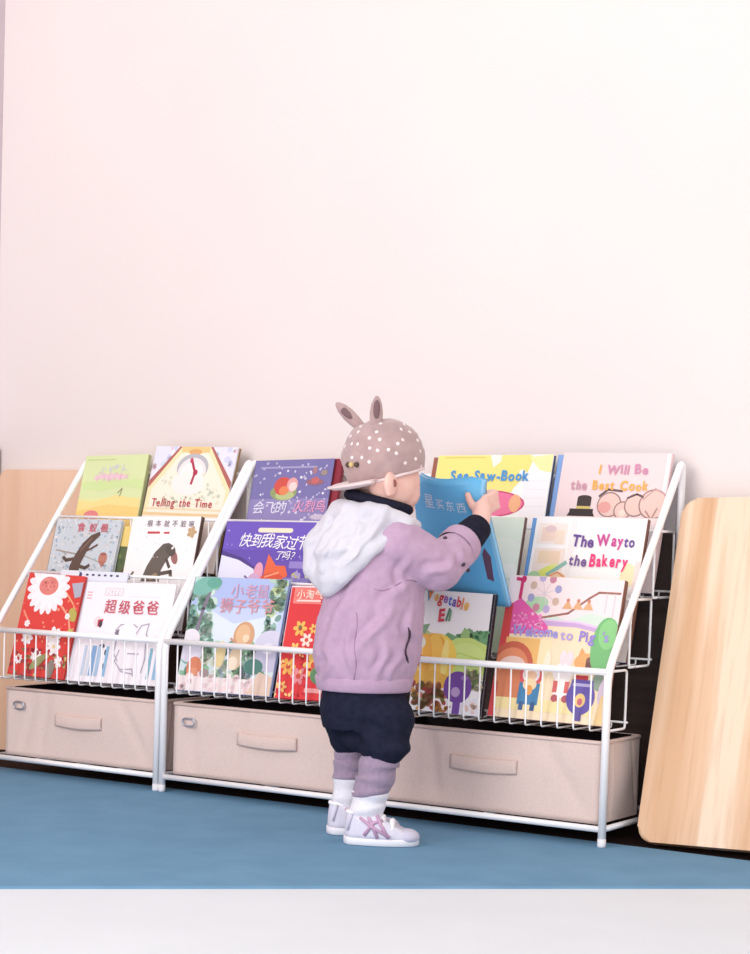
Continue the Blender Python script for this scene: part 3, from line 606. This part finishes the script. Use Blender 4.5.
A.poly([(.70,.44),(.73,.52),(.78,.46),(.84,.52),(.87,.44)],(236,150,80)); A.ell(.78,.42,.10,.07,(236,160,90)); A.rect(.78,.36,.93,.44,(110,70,66)); A.ell(.86,.44,.08,.03,(130,84,76)); A.rect(.70,.28,.82,.33,(190,50,56)); A.ell(.92,.53,.12,.24,(104,176,104)); A.ell(.93,.62,.08,.12,(126,196,116)); A.ell(.92,.30,.06,.08,(130,150,130)); A.ell(.97,.22,.05,.12,(206,186,206))
A.ell(.78,.18,.12,.14,(92,76,160)); A.poly([(.67,.18),(.89,.18),(.87,.30),(.69,.30)],(92,76,160)); A.ell(.78,.16,.045,.055,(236,196,110)); A.ell(.78,.15,.022,.028,(200,90,110)); A.rect(.70,.255,.86,.275,(170,160,206)); A.rect(.75,.02,.81,.09,(92,76,150)); A.poly([(.92,.0),(1,.0),(1,.22),(.95,.2)],(236,196,130))
A.build('cover_print', r); lettering('title', r, .253, .292, 'Welcome', .10, .575, .085, (150,140,216), .03, .4, seed=1, sx=.85, gap=.04); lettering('title', r, .253, .292, 'to', .53, .565, .08, (170,150,210), .025, .3, seed=2, gap=.05); lettering('title', r, .253, .292, 'Pig', .69, .565, .085, (140,120,206), .03, .5, seed=3, sx=.9, gap=.06)
lettering('title', r, .253, .292, "'s", .885, .57, .08, (150,130,206), .02, .3, seed=3, gap=.05)

# ================================================================== THE HELD BOOK (soft cover, bowed as it is lifted out)
hb = empty('picture_book', (.73, .02, .46), 0, 'blue soft-cover picture book held up by the child', 'book')
hb_o = Vector((.73, .02, .46))
BLc, BRc, TRc, TLc = Vector((.620,.094,.459)), Vector((.830,.066,.452)), Vector((.806,-.035,.704)), Vector((.650,-.035,.714))
def hb_p(u, v, off=0):
    p = (BLc*(1-u)+BRc*u)*(1-v)+(TLc*(1-u)+TRc*u)*v
    n = Vector((-.10, -.92, -.36)).normalized()
    bow = .026*(4*u*(1-u))*(.05+.95*v) - .05*max(0, v-.80)**2*12*(abs(u-.5)*2)**2
    cut = .012*max(0, (v-.9)/.1)**2*((abs(u-.5)*2)**6)
    return p+n*(bow+off)-Vector((0,0,cut))-hb_o
def sheet(name, o0, o1, m, u0=0, u1=1, v0=0, v1=1, nu=22, nv=22):
    bm = bmesh.new(); L_ = []
    for off in (o0, o1): L_.append([[bm.verts.new(hb_p(u0+(u1-u0)*i/nu, v0+(v1-v0)*j/nv, off)) for i in range(nu+1)] for j in range(nv+1)])
    for G in L_:
        for j in range(nv):
            for i in range(nu): bm.faces.new((G[j][i], G[j][i+1], G[j+1][i+1], G[j+1][i]))
    A_, B_ = L_
    for j in range(nv):
        for i in (0, nu): bm.faces.new((A_[j][i], A_[j+1][i], B_[j+1][i], B_[j][i]))
    for i in range(nu):
        for j in (0, nv): bm.faces.new((A_[j][i], A_[j][i+1], B_[j][i+1], B_[j][i]))
    return from_bm(name, bm, m, hb, True)
m_blue = mat('blue_gloss_cover', (104,188,238), .4, spec=.5); m_blue2 = mat('blue_spine', (140,202,240), .4)
sheet('front_cover', .0045, .0055, m_blue); sheet('back_cover', -.0045, -.0055, m_blue); sheet('page_block', -.0044, .0044, m_page, .01, .975, .012, .988)
sheet('spine', -.0054, .0056, m_blue2, .972, 1.0)
def on_cover(name, pts_faces, m, off):
    bm = bmesh.new()
    for P in pts_faces: bm.faces.new([bm.verts.new(hb_p(u, v, off)) for u, v in P])
    return from_bm(name, bm, m, hb)
on_cover('cover_print', [[(.83,.22),(.90,.20),(.93,.40),(.88,.47),(.84,.42)]], ink((96,66,92)), .0057)  # one dark plum patch low beside the spine
V, Fc = [], []; x = .22
for k, (ch, sz) in enumerate(zip('星买东西', (.17, .12, .12, .12))):
    gv, gf, (a, b) = glyph(ch, .004); base = len(V)
    V += [hb_p(x+(p.x-a)*sz, .79+(.0 if k else -.012)-.012*k+p.y*sz*.72, .006) for p in gv]; Fc += [[base+i for i in f] for f in gf]; x += (b-a)*sz+.03
me = bpy.data.meshes.new('title'); me.from_pydata(V, [], Fc); link('title', me, hb, [ink((206,226,246))])
on_cover('subtitle', [[(.24,.766),(.72,.738),(.72,.742),(.24,.770)]], ink((150,196,232)), .006)

# ================================================================== THE CHILD
child = empty('person', (.724, -.233, 0), YAW, 'toddler in a mauve jacket, white hood and eared knit hat reaching for a blue book', 'person')
m_skin = mat('skin', (238,196,184), .5, (234,186,174), 30, .05, 300, sss=.12)
FA = math.radians(30); FD = Vector((math.cos(FA), math.sin(FA), 0)); RD = Vector((math.sin(FA), -math.cos(FA), 0)); UP = Vector((0,0,1))
HC = Vector((-.018, .005, .700))
def hd(f, r, u): return HC+FD*f+RD*r+UP*u
rotF = Euler((0,0,FA))
bm = bmesh.new()
add_ell(bm, hd(-.004,0,.022), (.071,.064,.070), rotF); add_ell(bm, hd(.024,0,-.030), (.047,.052,.052), rotF)
add_ell(bm, hd(.036,.026,-.034), (.030,.026,.030), rotF); add_ell(bm, hd(.036,-.026,-.034), (.030,.026,.030), rotF)
add_ell(bm, hd(.052,0,-.062), (.018,.022,.015), rotF); add_ell(bm, hd(.073,0,-.022), (.011,.010,.010), rotF); add_caps(bm, hd(.066,0,.004), .007, hd(.074,0,-.018), .008)
add_ell(bm, hd(.068,0,-.043), (.008,.016,.004), rotF); add_ell(bm, hd(.066,0,-.051), (.008,.013,.0045), rotF)
for s in (1, -1):
    add_ell(bm, hd(-.020, s*.066, -.020), (.018,.0085,.024), Euler((0,-.15,FA+s*.35))); add_ell(bm, hd(-.024, s*.068, -.032), (.009,.006,.012), rotF); add_ell(bm, hd(.004,s*.036,-.012), (.056,.029,.050), rotF)
add_caps(bm, (-.022,.0,.655), .036, (-.025,.0,.585), .037)
add_loft(bm, [(-.03,.0,.225,.045,.05),(-.035,.0,.25,.060,.058),(-.03,.0,.33,.070,.068),(-.026,.0,.45,.068,.066),(-.026,.0,.55,.066,.066),(-.026,.0,.60,.05,.05)])
def limb(pts): 
    for (p, r), (q, s) in zip(pts, pts[1:]): add_caps(bm, p, r, q, s)
ELB, WR = Vector((.092,-.030,.527)), Vector((.176,.092,.612))
limb([((.016,-.055,.575),.033),(ELB,.028),(WR,.0185)])
ELB2, WR2 = Vector((-.010,.165,.500)), Vector((.034,.212,.512))
limb([((-.066,.07,.57),.033),(ELB2,.028),(WR2,.0185)])
limb([((-.005,-.035,.21),.040),((.0,-.046,.18),.030),((-.022,-.038,.092),.026),((-.029,-.034,.03),.022)]); limb([((-.055,.040,.21),.040),((-.060,.066,.18),.027),((-.066,.074,.1),.024),((-.068,.078,.03),.022)])
limb([((-.030,-.034,.03),.022),((.025,-.036,.020),.012)]); limb([((-.068,.078,.03),.022),((-.015,.087,.020),.012)])
# right hand: palm against the cover's edge, thumb up across the front, four fingers round the back
HND = hb_o - Vector((.724,-.233,0)); rz = Matrix.Rotation(-YAW, 3, 'Z')
def cb(u, v, off): return rz @ (hb_p(u, v, off)+HND)          # a point by the book, in the child's frame
def finger(pts, r0, r1):
    n = len(pts)-1
    for k in range(n): add_caps(bm, pts[k], r0+(r1-r0)*k/n, pts[k+1], r0+(r1-r0)*(k+1)/n, 12, 4)
PC = cb(1.03, .785, .027)
add_caps(bm, WR, .018, PC, .019); add_ell(bm, PC, (.020,.017,.024), Euler((.3,-.2,.6)))
for k, (v, ln) in enumerate(((.865,.92),(.83,1.0),(.795,.95),(.762,.8))):
    kn = cb(1.055, v, .024-.003*k); finger([PC+(kn-PC)*.35, kn, cb(1.085, v+.006, -.006), cb(1.02, v+.004, -.0150), cb(1.02-.10*ln, v-.004, -.0140)], .0078-.0006*(k == 3), .0060)
finger([PC+Vector((-.006,-.004,.0)), cb(.93,.815,.0225), cb(.885,.86,.0170), cb(.865,.895,.0145)], .0092, .0066)
# left hand closes on the other long edge
PL = cb(-.045, .30, .027); add_caps(bm, WR2, .018, PL, .018); add_ell(bm, PL, (.019,.017,.022))
for k, (v, ln) in enumerate(((.38,.92),(.345,1.0),(.31,.95),(.275,.8))):
    kn = cb(-.075, v, .018); finger([PL+(kn-PL)*.35, kn, cb(-.085, v, -.006), cb(-.02, v, -.0150), cb(-.02+.10*ln, v-.004, -.0140)], .0078-.0006*(k == 3), .0060)
finger([PL, cb(.05,.34,.022), cb(.10,.38,.018), cb(.13,.405,.015)], .0090, .0066)
body = blob('body', bm, m_skin, child, .0028, 4)
m_eye = mat('eye_dark', (40,28,26), .15, spec=.7); m_lip = mat('lip', (206,120,116), .4)
for s in (1, -1):
    bm = bmesh.new(); add_ell(bm, hd(.0555, s*.029, -.004), (.006,.009,.0052), rotF); from_bm('eye', bm, m_eye, body, True)
bm = bmesh.new(); add_ell(bm, hd(.0715,0,-.0425), (.0055,.013,.0028), rotF); add_ell(bm, hd(.070,0,-.0495), (.0055,.011,.0032), rotF); from_bm('lips', bm, m_lip, body, True)
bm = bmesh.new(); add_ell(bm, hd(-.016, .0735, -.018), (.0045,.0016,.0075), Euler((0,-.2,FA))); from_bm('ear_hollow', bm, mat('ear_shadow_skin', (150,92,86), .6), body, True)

def crease(o, folds, amp=1.0):
    """press folds into cloth on the near side: (start, end, width, height) in the x-z plane, ridge above, groove below"""
    me = o.data; N = [v.normal.copy() for v in me.vertices]
    for v, n in zip(me.vertices, N):
        if n.y > .25: continue
        d = 0
        for p, q, w, a in folds:
            w *= .9
            ax_, az = q[0]-p[0], q[1]-p[1]; L2 = ax_*ax_+az*az
            t = ((v.co.x-p[0])*ax_+(v.co.z-p[1])*az)/L2
            if -.3 < t < 1.3:
                L_ = L2**.5; s_ = ((v.co.x-p[0])*az-(v.co.z-p[1])*ax_)/L_+.006*math.sin(t*5+p[0]*60)
                if abs(s_) < 4*w:
                    e = math.sin(PI*(t+.3)/1.6)**1.3*min(1, (.25-n.y)*3)
                    d += a*e*(math.exp(-(s_/w)**2)-.8*math.exp(-((s_-1.9*w)/w)**2))
        v.co += n*d*amp
    me.update()
# jacket
m_jk = mat('mauve_cotton', (190,160,186), .85, (184,153,180), 60, .3, 700, spec=.15, sheen=.15); m_jk2 = mat('mauve_seam', (158,126,154), .85)
m_dkn = mat('navy_knit', (38,38,54), .9, (30,30,46), 120, .4, 600, spec=.1); m_btn = mat('dark_button', (60,40,56), .3)
bm = bmesh.new()
add_loft(bm, [(-.041,.0,.294,.085,.080),(-.040,.0,.305,.091,.085),(-.040,.0,.325,.097,.092),(-.037,.0,.362,.105,.098),(-.033,.0,.42,.103,.096),(-.023,.0,.48,.094,.092),(-.022,.0,.54,.086,.090),(-.022,.0,.585,.076,.080),(-.022,.0,.615,.055,.058),(-.022,.0,.632,.045,.046)], 36)
def sleeve(a, ra, e, re, c, rc):
    add_caps(bm, a, ra, e, re); add_caps(bm, e, re, c, rc)
    ax = (Vector(c)-Vector(e)).normalized(); add_tube(bm, [Vector(e), Vector(c), Vector(c)+ax*.012], [re, rc, rc*1.03], 24)
C1 = ELB+(WR-ELB)*.36; C2 = ELB2+(WR2-ELB2)*.15
add_ell(bm, (.012,-.052,.567), (.05,.05,.048)); add_ell(bm, (-.066,.066,.565), (.05,.05,.048))
add_caps(bm, (.014,-.054,.568), .050, ELB, .046); add_caps(bm, ELB, .046, C1, .040)
add_caps(bm, (-.066,.07,.568), .050, ELB2, .044); add_caps(bm, ELB2, .044, C2, .038)
jk = blob('jacket', bm, m_jk, child, .0034, 6, [(.06, .008), (.022, .002)])
crease(jk, [((-.059,.47),(-.119,.376),.011,.0065),((.008,.457),(-.056,.357),.010,.006),((-.047,.495),(-.106,.442),.010,.006),((.034,.544),(.025,.488),.008,.005),
 ((.126,.562),(.150,.538),.007,.005),((.115,.537),(.07,.509),.009,.006),((-.071,.418),(-.064,.332),.008,.004),((.043,.441),(.051,.387),.008,.005),
 ((-.003,.386),(-.010,.318),.008,.0045),((-.108,.363),(-.113,.305),.009,.005),((.023,.367),(.009,.309),.008,.004),((.03,.50),(-.02,.43),.009,.004)])
bm = bmesh.new()
add_loft(bm, [(-.041,.0,.289,.088,.0835),(-.041,.0,.292,.0905,.086),(-.0405,.0,.312,.0945,.090),(-.0405,.0,.317,.0925,.0875)], 40); o = from_bm('hem_band', bm, m_jk, jk, True)
ax = (WR-ELB).normalized()
for e_, w_, c_ in ((ELB, WR, C1), (ELB2, WR2, C2)):
    ax = (w_-e_).normalized(); f = 0 if e_ is ELB else .002
    bm = bmesh.new(); n = 26
    add_tube(bm, [c_+ax*t for t in (.006,.012,.030,.036,.036,.030)], [.0405,.0420,.0415,.0405,.035,.030], n, caps=False); from_bm('sleeve_end', bm, m_jk, jk, True)
    bm = bmesh.new(); add_tube(bm, [c_+ax*t for t in (-.01,.03,.050,.075,.100,.105)], [.028,.0340,.0335,.0310,.0280,.021], n); from_bm('knit_cuff', bm, m_dkn, jk, True)
# dark pocket slit, side seam stitches, buttons on the sleeve
bm = bmesh.new(); P = [(.0385+.004*math.sin(k*.9), -.0835+.0025*k*.2, .415-.0085*k) for k in range(9)]
def hug(p, out=.001):
    """drop a point on the jacket's outside, seen from the near side"""
    v = Vector(p); d = Vector((0,1,0)); ok, loc, nrm, _ = jk.ray_cast(Vector((v.x, -.4, v.z)), d)
    return (loc-d*out) if ok else v
add_tube(bm, [hug(p, -.0006) for p in P], [.0014]+[.0028]*7+[.0012], 8); from_bm('pocket_slit', bm, m_btn, jk, True)
bm = bmesh.new(); add_tube(bm, [hug((-.058+.002*math.sin(k), 0, .44-.0125*k), -.0003) for k in range(11)], .0012, 6); from_bm('side_seam', bm, m_jk2, jk, True)
bm = bmesh.new(); add_tube(bm, [hug((.052-.010*k, 0, .500+.006*math.sin(k*.8)-.002*k), -.0003) for k in range(9)], .0012, 6); from_bm('yoke_seam', bm, m_jk2, jk, True)
for p in ((.104,0,.583),(.139,0,.535),(.150,0,.524)):
    bm = bmesh.new(); q = hug(p, .0012); add_ell(bm, q, (.0042,.0028,.0042), seg=12); from_bm('button', bm, m_btn, jk, True)

# hood, hanging open down the back, and dark collar inside it
m_hd = mat('white_fleece', (214,212,221), .95, (208,206,217), 25, .3, 400, spec=.1, sheen=.3)
bm = bmesh.new()
def ch(*q):
    for (p, r), (p2, r2) in zip(q, q[1:]): add_caps(bm, p, r, p2, r2)
ch(((-.075,.05,.620),.024),((-.094,.0,.624),.028),((-.074,-.048,.622),.026),((-.020,-.066,.622),.022),((.030,-.055,.608),.017),((.048,-.015,.604),.013))
ch(((-.02,-.072,.608),.022),((-.075,-.080,.555),.026),((-.112,-.055,.500),.020)); ch(((.026,-.066,.600),.014),((-.03,-.095,.560),.013),((-.088,-.082,.500),.014),((-.112,-.052,.478),.014))
ch(((-.090,.0,.615),.034),((-.128,.0,.560),.038),((-.136,-.015,.520),.030),((-.115,-.04,.478),.015)); ch(((-.070,-.05,.610),.028),((-.112,-.045,.550),.032),((-.115,-.045,.495),.020))
ch(((-.075,.05,.610),.026),((-.115,.05,.56),.03),((-.122,.03,.515),.026)); ch(((-.06,.07,.60),.022),((-.10,.08,.55),.022),((-.115,.06,.51),.02))
for p, q, r in (((-.10,-.064,.615),(-.140,-.035,.525),.009),((-.065,-.083,.605),(-.120,-.067,.515),.009),((-.03,-.090,.598),(-.100,-.086,.525),.008),((-.15,.0,.58),(-.150,-.01,.525),.008),((-.02,-.084,.61),(-.055,-.092,.575),.007)):
    add_caps(bm, p, r*.5, q, r, 12, 4)
hood = blob('hood', bm, m_hd, child, .0036, 7, [(.05, .006), (.02, .002)])
crease(hood, [((-.010,.625),(-.102,.498),.009,.006),((-.073,.614),(-.135,.506),.010,.007),((-.095,.565),(-.148,.534),.009,.005),((-.04,.64),(-.075,.537),.009,.006),((-.116,.612),(-.148,.563),.009,.005),((-.02,.60),(-.09,.55),.007,.004)])
bm = bmesh.new(); P = [(-.024+.056*math.cos(t), .0+.054*math.sin(t), .647-.013*math.cos(t)) for t in [2*PI*k/28 for k in range(28)]]
add_tube(bm, P, .0105, 12, closed=True); from_bm('dark_collar', bm, m_dkn, child, True)

# trousers, leg warmers, socks
m_tr = mat('navy_jersey', (36,38,56), .9, (30,32,50), 90, .3, 500, spec=.12)
bm = bmesh.new()
add_loft(bm, [(-.040,.0,.215,.078,.074),(-.040,.0,.25,.084,.078),(-.040,.0,.295,.080,.074)])
def puff(a, b, ra, rb): add_caps(bm, a, ra, b, rb)
puff((.000,-.032,.235),(.000,-.044,.192),.058,.047); puff((-.066,.040,.235),(-.064,.063,.195),.054,.043); add_ell(bm, (.006,-.046,.186), (.047,.048,.022)); add_ell(bm, (-.062,.064,.186), (.041,.044,.022)); add_ell(bm, (-.030,.008,.200), (.052,.062,.034))
tr = blob('trousers', bm, m_tr, child, .0036, 5, [(.04, .005), (.016, .0015)])
crease(tr, [((-.03,.26),(.03,.20),.009,.004),((-.05,.24),(-.03,.19),.008,.004),((.01,.25),(.04,.22),.008,.003)])
m_lw = mat('grey_mauve_knit', (168,148,170), .95, (158,138,160), 150, .5, 900, spec=.1, sheen=.2); m_sk = mat('white_sock', (243,240,247), .95, (236,233,242), 160, .4, 700, spec=.1)
def tubed(name, p0, p1, r0, r1, m, waves, amp, seed, n=30):
    g = random.Random(seed); bm = bmesh.new(); rings = []; p0, p1 = Vector(p0), Vector(p1)
    for i in range(n+1):
        t = i/n; p = p0.lerp(p1, t); e = math.sin(PI*min(1, min(t, 1-t)*8)/2)
        rings.append((p.x, p.y, p.z, (r0+(r1-r0)*t+amp*math.sin(t*waves*2*PI+.6))*(.9+.1*e), (r0+(r1-r0)*t+amp*math.sin(t*waves*2*PI+.6))*(.9+.1*e), .16*math.sin(t*waves*PI*1.3+seed)))
    add_loft(bm, rings, 28); o = from_bm(name, bm, m, child, True); return o
tubed('leg_warmer', (.0,-.046,.182), (-.022,-.038,.092), .038, .036, m_lw, 3.5, .0014, 1); tubed('leg_warmer', (-.060,.066,.188), (-.066,.074,.106), .032, .031, m_lw, 3.5, .0014, 2)
tubed('sock', (-.021,-.038,.104), (-.029,-.034,.042), .0345, .031, m_sk, 2, .0018, 3); tubed('sock', (-.065,.074,.116), (-.068,.078,.042), .0300, .0275, m_sk, 2, .0016, 4)
# shoes
m_up = mat('pale_lavender_mesh', (226,222,236), .8, (218,214,230), 220, .3, 900, spec=.2); m_sole = mat('white_rubber', (244,241,246), .6); m_toe = mat('grey_lavender_suede', (206,202,220), .9); m_str = mat('mauve_metallic', (200,160,190), .4); m_wh = mat('white_strap', (248,246,250), .6)
def shoe(x, y, rz):
    root = empty('shoe', (x, y, 0)); root.rotation_euler = (0,0,rz); root.parent = child
    L0, L1 = -.048, .096
    def half(t):   # width along the length
        if t < .13: return .027*max(0, 1-((.13-t)/.13)**2)**.5
        return (.027+.007*math.sin(PI*min(1, (t-.13)/.75)))*((1-max(0, (t-.78)/.22)**2.2)**.5 if t < 1 else 0)
    def prof(z_, s=1.0, dx=0):
        P = []; n = 26
        ts = [.5-.5*math.cos(PI*k/n) for k in range(n+1)]
        for t in ts: P.append((L0+dx+(L1-L0-2*dx)*t, -max(half(t), .001)*s-.002*math.sin(PI*t), z_))
        for t in ts[-2:0:-1]: P.append((L0+dx+(L1-L0-2*dx)*t, max(half(t), .001)*s-.002*math.sin(PI*t), z_))
        return P
    def stack(name, levels, m, par, capt=True):
        bm = bmesh.new(); Rg = [[bm.verts.new(p) for p in lv] for lv in levels]; n = len(Rg[0])
        for A_, B_ in zip(Rg, Rg[1:]):
            for k in range(n): bm.faces.new((A_[k], A_[(k+1) % n], B_[(k+1) % n], B_[k]))
        bm.faces.new(Rg[0][::-1]); bm.faces.new(Rg[-1]); return from_bm(name, bm, m, par, True)
    stack('sole', [prof(.0005, .94, .002), prof(.002, 1.0), prof(.012, 1.03), prof(.0145, 1.0)], m_sole, root)
    def top(t):    # height of the upper along the length
        return .062 if t < .40 else .062-.044*min(1, (t-.40)/.56)**.9
    def upl(k):
        P = []
        for (px, py, _) in prof(0, 1.0, .002):
            t = (px-L0)/(L1-L0); zt = top(t); sh = 1-.42*k**2.2; P.append((px if t > .1 else px+.006*k*k, py*sh, .013+(zt-.013)*math.sin(PI/2*k)))
        return P
    up = stack('upper', [upl(k/8) for k in range(9)], m_up, root)
    def side(pts, s, r, name, m, out=.0012):
        """band lying on the upper; pts = (t along, k up)"""
        Q = []
        for t, k in pts:
            px = L0+(L1-L0)*t; sh = 1-.42*k**2.2; py = s*(max(half(t), .001)*sh)-.002*math.sin(PI*t)+s*out; Q.append((px, py, .013+(top(t)-.013)*math.sin(PI/2*k)))
        bm = bmesh.new(); add_tube(bm, Q, r, 8); return from_bm(name, bm, m, up, True)
    for s in (-1, 1):
        for A_ in ([(.30,.85),(.36,.5),(.46,.05)], [(.44,.9),(.50,.5),(.60,.08)], [(.28,.1),(.40,.45),(.52,.80)], [(.22,.62),(.40,.30),(.62,.12)]): side(A_, s, .0034, 'side_stripe', m_str)
        side([(.06,.2),(.09,.5),(.12,.8)], s, .0022, 'heel_tab', m_toe)
    # toe cap and strap
    bm = bmesh.new(); add_ell(bm, (.070,-.002,.0168), (.027,.0295,.0155), seg=28); from_bm('toe_cap', bm, m_toe, root, True)
    bm = bmesh.new()
    for dx in (0, .018):
        add_tube(bm, [(.026+dx, -.002+.031*math.sin(q)*(1-.1*dx/.018), .026-dx*.35+.026*math.cos(q)) for q in [math.radians(-75+15*k) for k in range(11)]], [.004]+[.0058]*9+[.004], 8)
    from_bm('strap', bm, m_wh, root, True)
    bm = bmesh.new(); add_tube(bm, [(-.013+.029*math.cos(q), .0225*math.sin(q), .058-.003*math.cos(q)) for q in [2*PI*k/24 for k in range(24)]], .0042, 8, closed=True); from_bm('collar', bm, m_wh, root, True)
shoe(-.022, -.034, math.radians(-3)); shoe(-.058, .080, math.radians(10))

# hat: spotted knit cap worn back to front, two ears, brim over the nape
m_hat = mat('brown_pink_fleece', (186,158,157), .97, (174,147,147), 35, .6, 500, spec=.08, sheen=.4); m_hat2 = mat('pale_brim', (234,212,212), .95, (226,204,204), 60, .4, 500, spec=.1, sheen=.3)
m_dot = mat('white_spot', (240,226,226), .95); m_in = mat('ear_inside', (120,94,98), .95)
HX, HY, HZ = -.0185, .003, .7125; hr = (.0815, .0785, .0925)
def dome(th_, ph_, k=1.0):   # ph_ from crown (0) down to the rim
    q = math.sin(min(ph_, PI/2))**.86*(1-.55*max(0, ph_-1.38)**2-.10*max(0, ph_-1.30))*(1+.012*math.sin(3*th_+1)*math.sin(ph_))
    return Vector((HX+hr[0]*k*q*math.cos(th_), HY+hr[1]*k*q*math.sin(th_), HZ+hr[2]*k*math.cos(ph_)))
def rim_ph(th_): return PI/2+.22-.24*math.cos(th_-.3)
bm = bmesh.new(); n, mr_ = 48, 20; G = []
for lay in (1.0, .955):
    top_ = bm.verts.new(dome(0, 0, lay)); rows = []
    for j in range(1, mr_+1): rows.append([bm.verts.new(dome(2*PI*i/n, rim_ph(2*PI*i/n)*j/mr_, lay)) for i in range(n)])
    for i in range(n): bm.faces.new((top_, rows[0][i], rows[0][(i+1) % n]))
    for a_, b_ in zip(rows, rows[1:]):
        for i in range(n): bm.faces.new((a_[i], b_[i], b_[(i+1) % n], a_[(i+1) % n]))
    G.append(rows)
for i in range(n): bm.faces.new((G[0][-1][i], G[1][-1][i], G[1][-1][(i+1) % n], G[0][-1][(i+1) % n]))
hat = from_bm('hat', bm, m_hat, child, True)
t = bpy.data.textures.new('fleece', 'CLOUDS'); t.noise_scale = .022
dm = hat.modifiers.new('fleece', 'DISPLACE'); dm.texture = t; dm.strength = .0055; dm.texture_coords = 'LOCAL'
t2 = bpy.data.textures.new('slouch', 'CLOUDS'); t2.noise_scale = .07
dm = hat.modifiers.new('slouch', 'DISPLACE'); dm.texture = t2; dm.strength = .009; dm.texture_coords = 'LOCAL'; baked(hat)
bm = bmesh.new(); add_tube(bm, [dome(2*PI*i/40, rim_ph(2*PI*i/40)-.01, .985) for i in range(40)], .0032, 10, closed=True); from_bm('hat_rim', bm, m_hat2, hat, True)
bm = bmesh.new(); g = random.Random(12); pts = []
while len(pts) < 62:
    th_, z_ = g.uniform(0, 2*PI), g.uniform(.02, .90); p = dome(th_, math.acos(z_), 1.012)
    if all((p-q).length > .0165 for q in pts):
        pts.append(p); nrm = Vector(((p.x-HX)/hr[0]**2, (p.y-HY)/hr[1]**2, (p.z-HZ)/hr[2]**2)).normalized()
        ok_, p, nrm, _i = hat.closest_point_on_mesh(p+nrm*.01); add_ell(bm, p, (.0038,.0038,.0009), nrm.to_track_quat('Z','Y').to_euler(), 10)
o = from_bm('white_spots', bm, m_dot, hat, True)
def hat_ear(base, tip, wd, face):
    base, tip = Vector(base), Vector(tip); a_ = (tip-base); u = a_.normalized(); s = u.cross(Vector(face)).normalized(); f = s.cross(u)
    bm = bmesh.new(); R = []
    for t, k in ((-.08,.62),(0,.75),(.25,.95),(.5,1.0),(.75,.82),(.9,.5),(.98,.22)):
        c = base+a_*t; R.append([bm.verts.new(c+s*wd*k*math.cos(q)+f*wd*.42*k*math.sin(q)) for q in [2*PI*i/16 for i in range(16)]])
    for A_, B_ in zip(R, R[1:]):
        for i in range(16): bm.faces.new((A_[i], A_[(i+1) % 16], B_[(i+1) % 16], B_[i]))
    bm.faces.new(R[0][::-1]); bm.faces.new(R[-1]); o = from_bm('hat_ear', bm, m_hat, hat, True)
    bm = bmesh.new(); c = base+a_*.62+f*wd*.34; mt = Matrix((s, f, u)).transposed()
    add_ell(bm, c, (wd*.52, wd*.16, a_.length*.27), mt.to_euler()); from_bm('ear_lining', bm, m_in, o, True)
hat_ear((-.062,.03,.790), (-.112,.036,.836), .0125, (-.5,-.6,.3)); hat_ear((-.034,-.032,.779), (-.033,-.036,.846), .0125, (.1,-1,0))
# brim: thin padded peak sticking out over the nape
bm = bmesh.new(); R = []
for i in range(25):
    th_ = PI+.15+(i/24-.5)*2.5; inn = dome(th_, rim_ph(th_)-.03, .99); k = math.cos((i/24-.5)*2.5/2*1.15)
    outp = inn+Vector((math.cos(th_), math.sin(th_), -.10))*(.046*max(k, .05)); R.append((inn, outp))
rows = []
for dz in (.005, -.005): rows.append([[bm.verts.new(a_.lerp(b_, t)+Vector((0,0,dz*(1 if t < .9 else .4)))) for t in (0,.25,.5,.75,.92,1)] for a_, b_ in R])
for G_ in rows:
    for A_, B_ in zip(G_, G_[1:]):
        for k in range(5): bm.faces.new((A_[k], A_[k+1], B_[k+1], B_[k]))
A_, B_ = rows
for i in range(24): bm.faces.new((A_[i][5], A_[i+1][5], B_[i+1][5], B_[i][5])); bm.faces.new((A_[i][0], B_[i][0], B_[i+1][0], A_[i+1][0]))
for i in (0, 24):
    for k in range(5): bm.faces.new((A_[i][k], B_[i][k], B_[i][k+1], A_[i][k+1]))
from_bm('brim', bm, m_hat2, hat, True)
for th_, c in ((PI+.62, (74,60,52)), (PI+.75, (206,178,110)), (PI+.92, (74,60,52))):
    bm = bmesh.new(); p = dome(th_, PI/2-.02, 1.025); add_ell(bm, p, (.0052,.004,.0052), seg=12); from_bm('hat_button', bm, ink(c), hat, True)
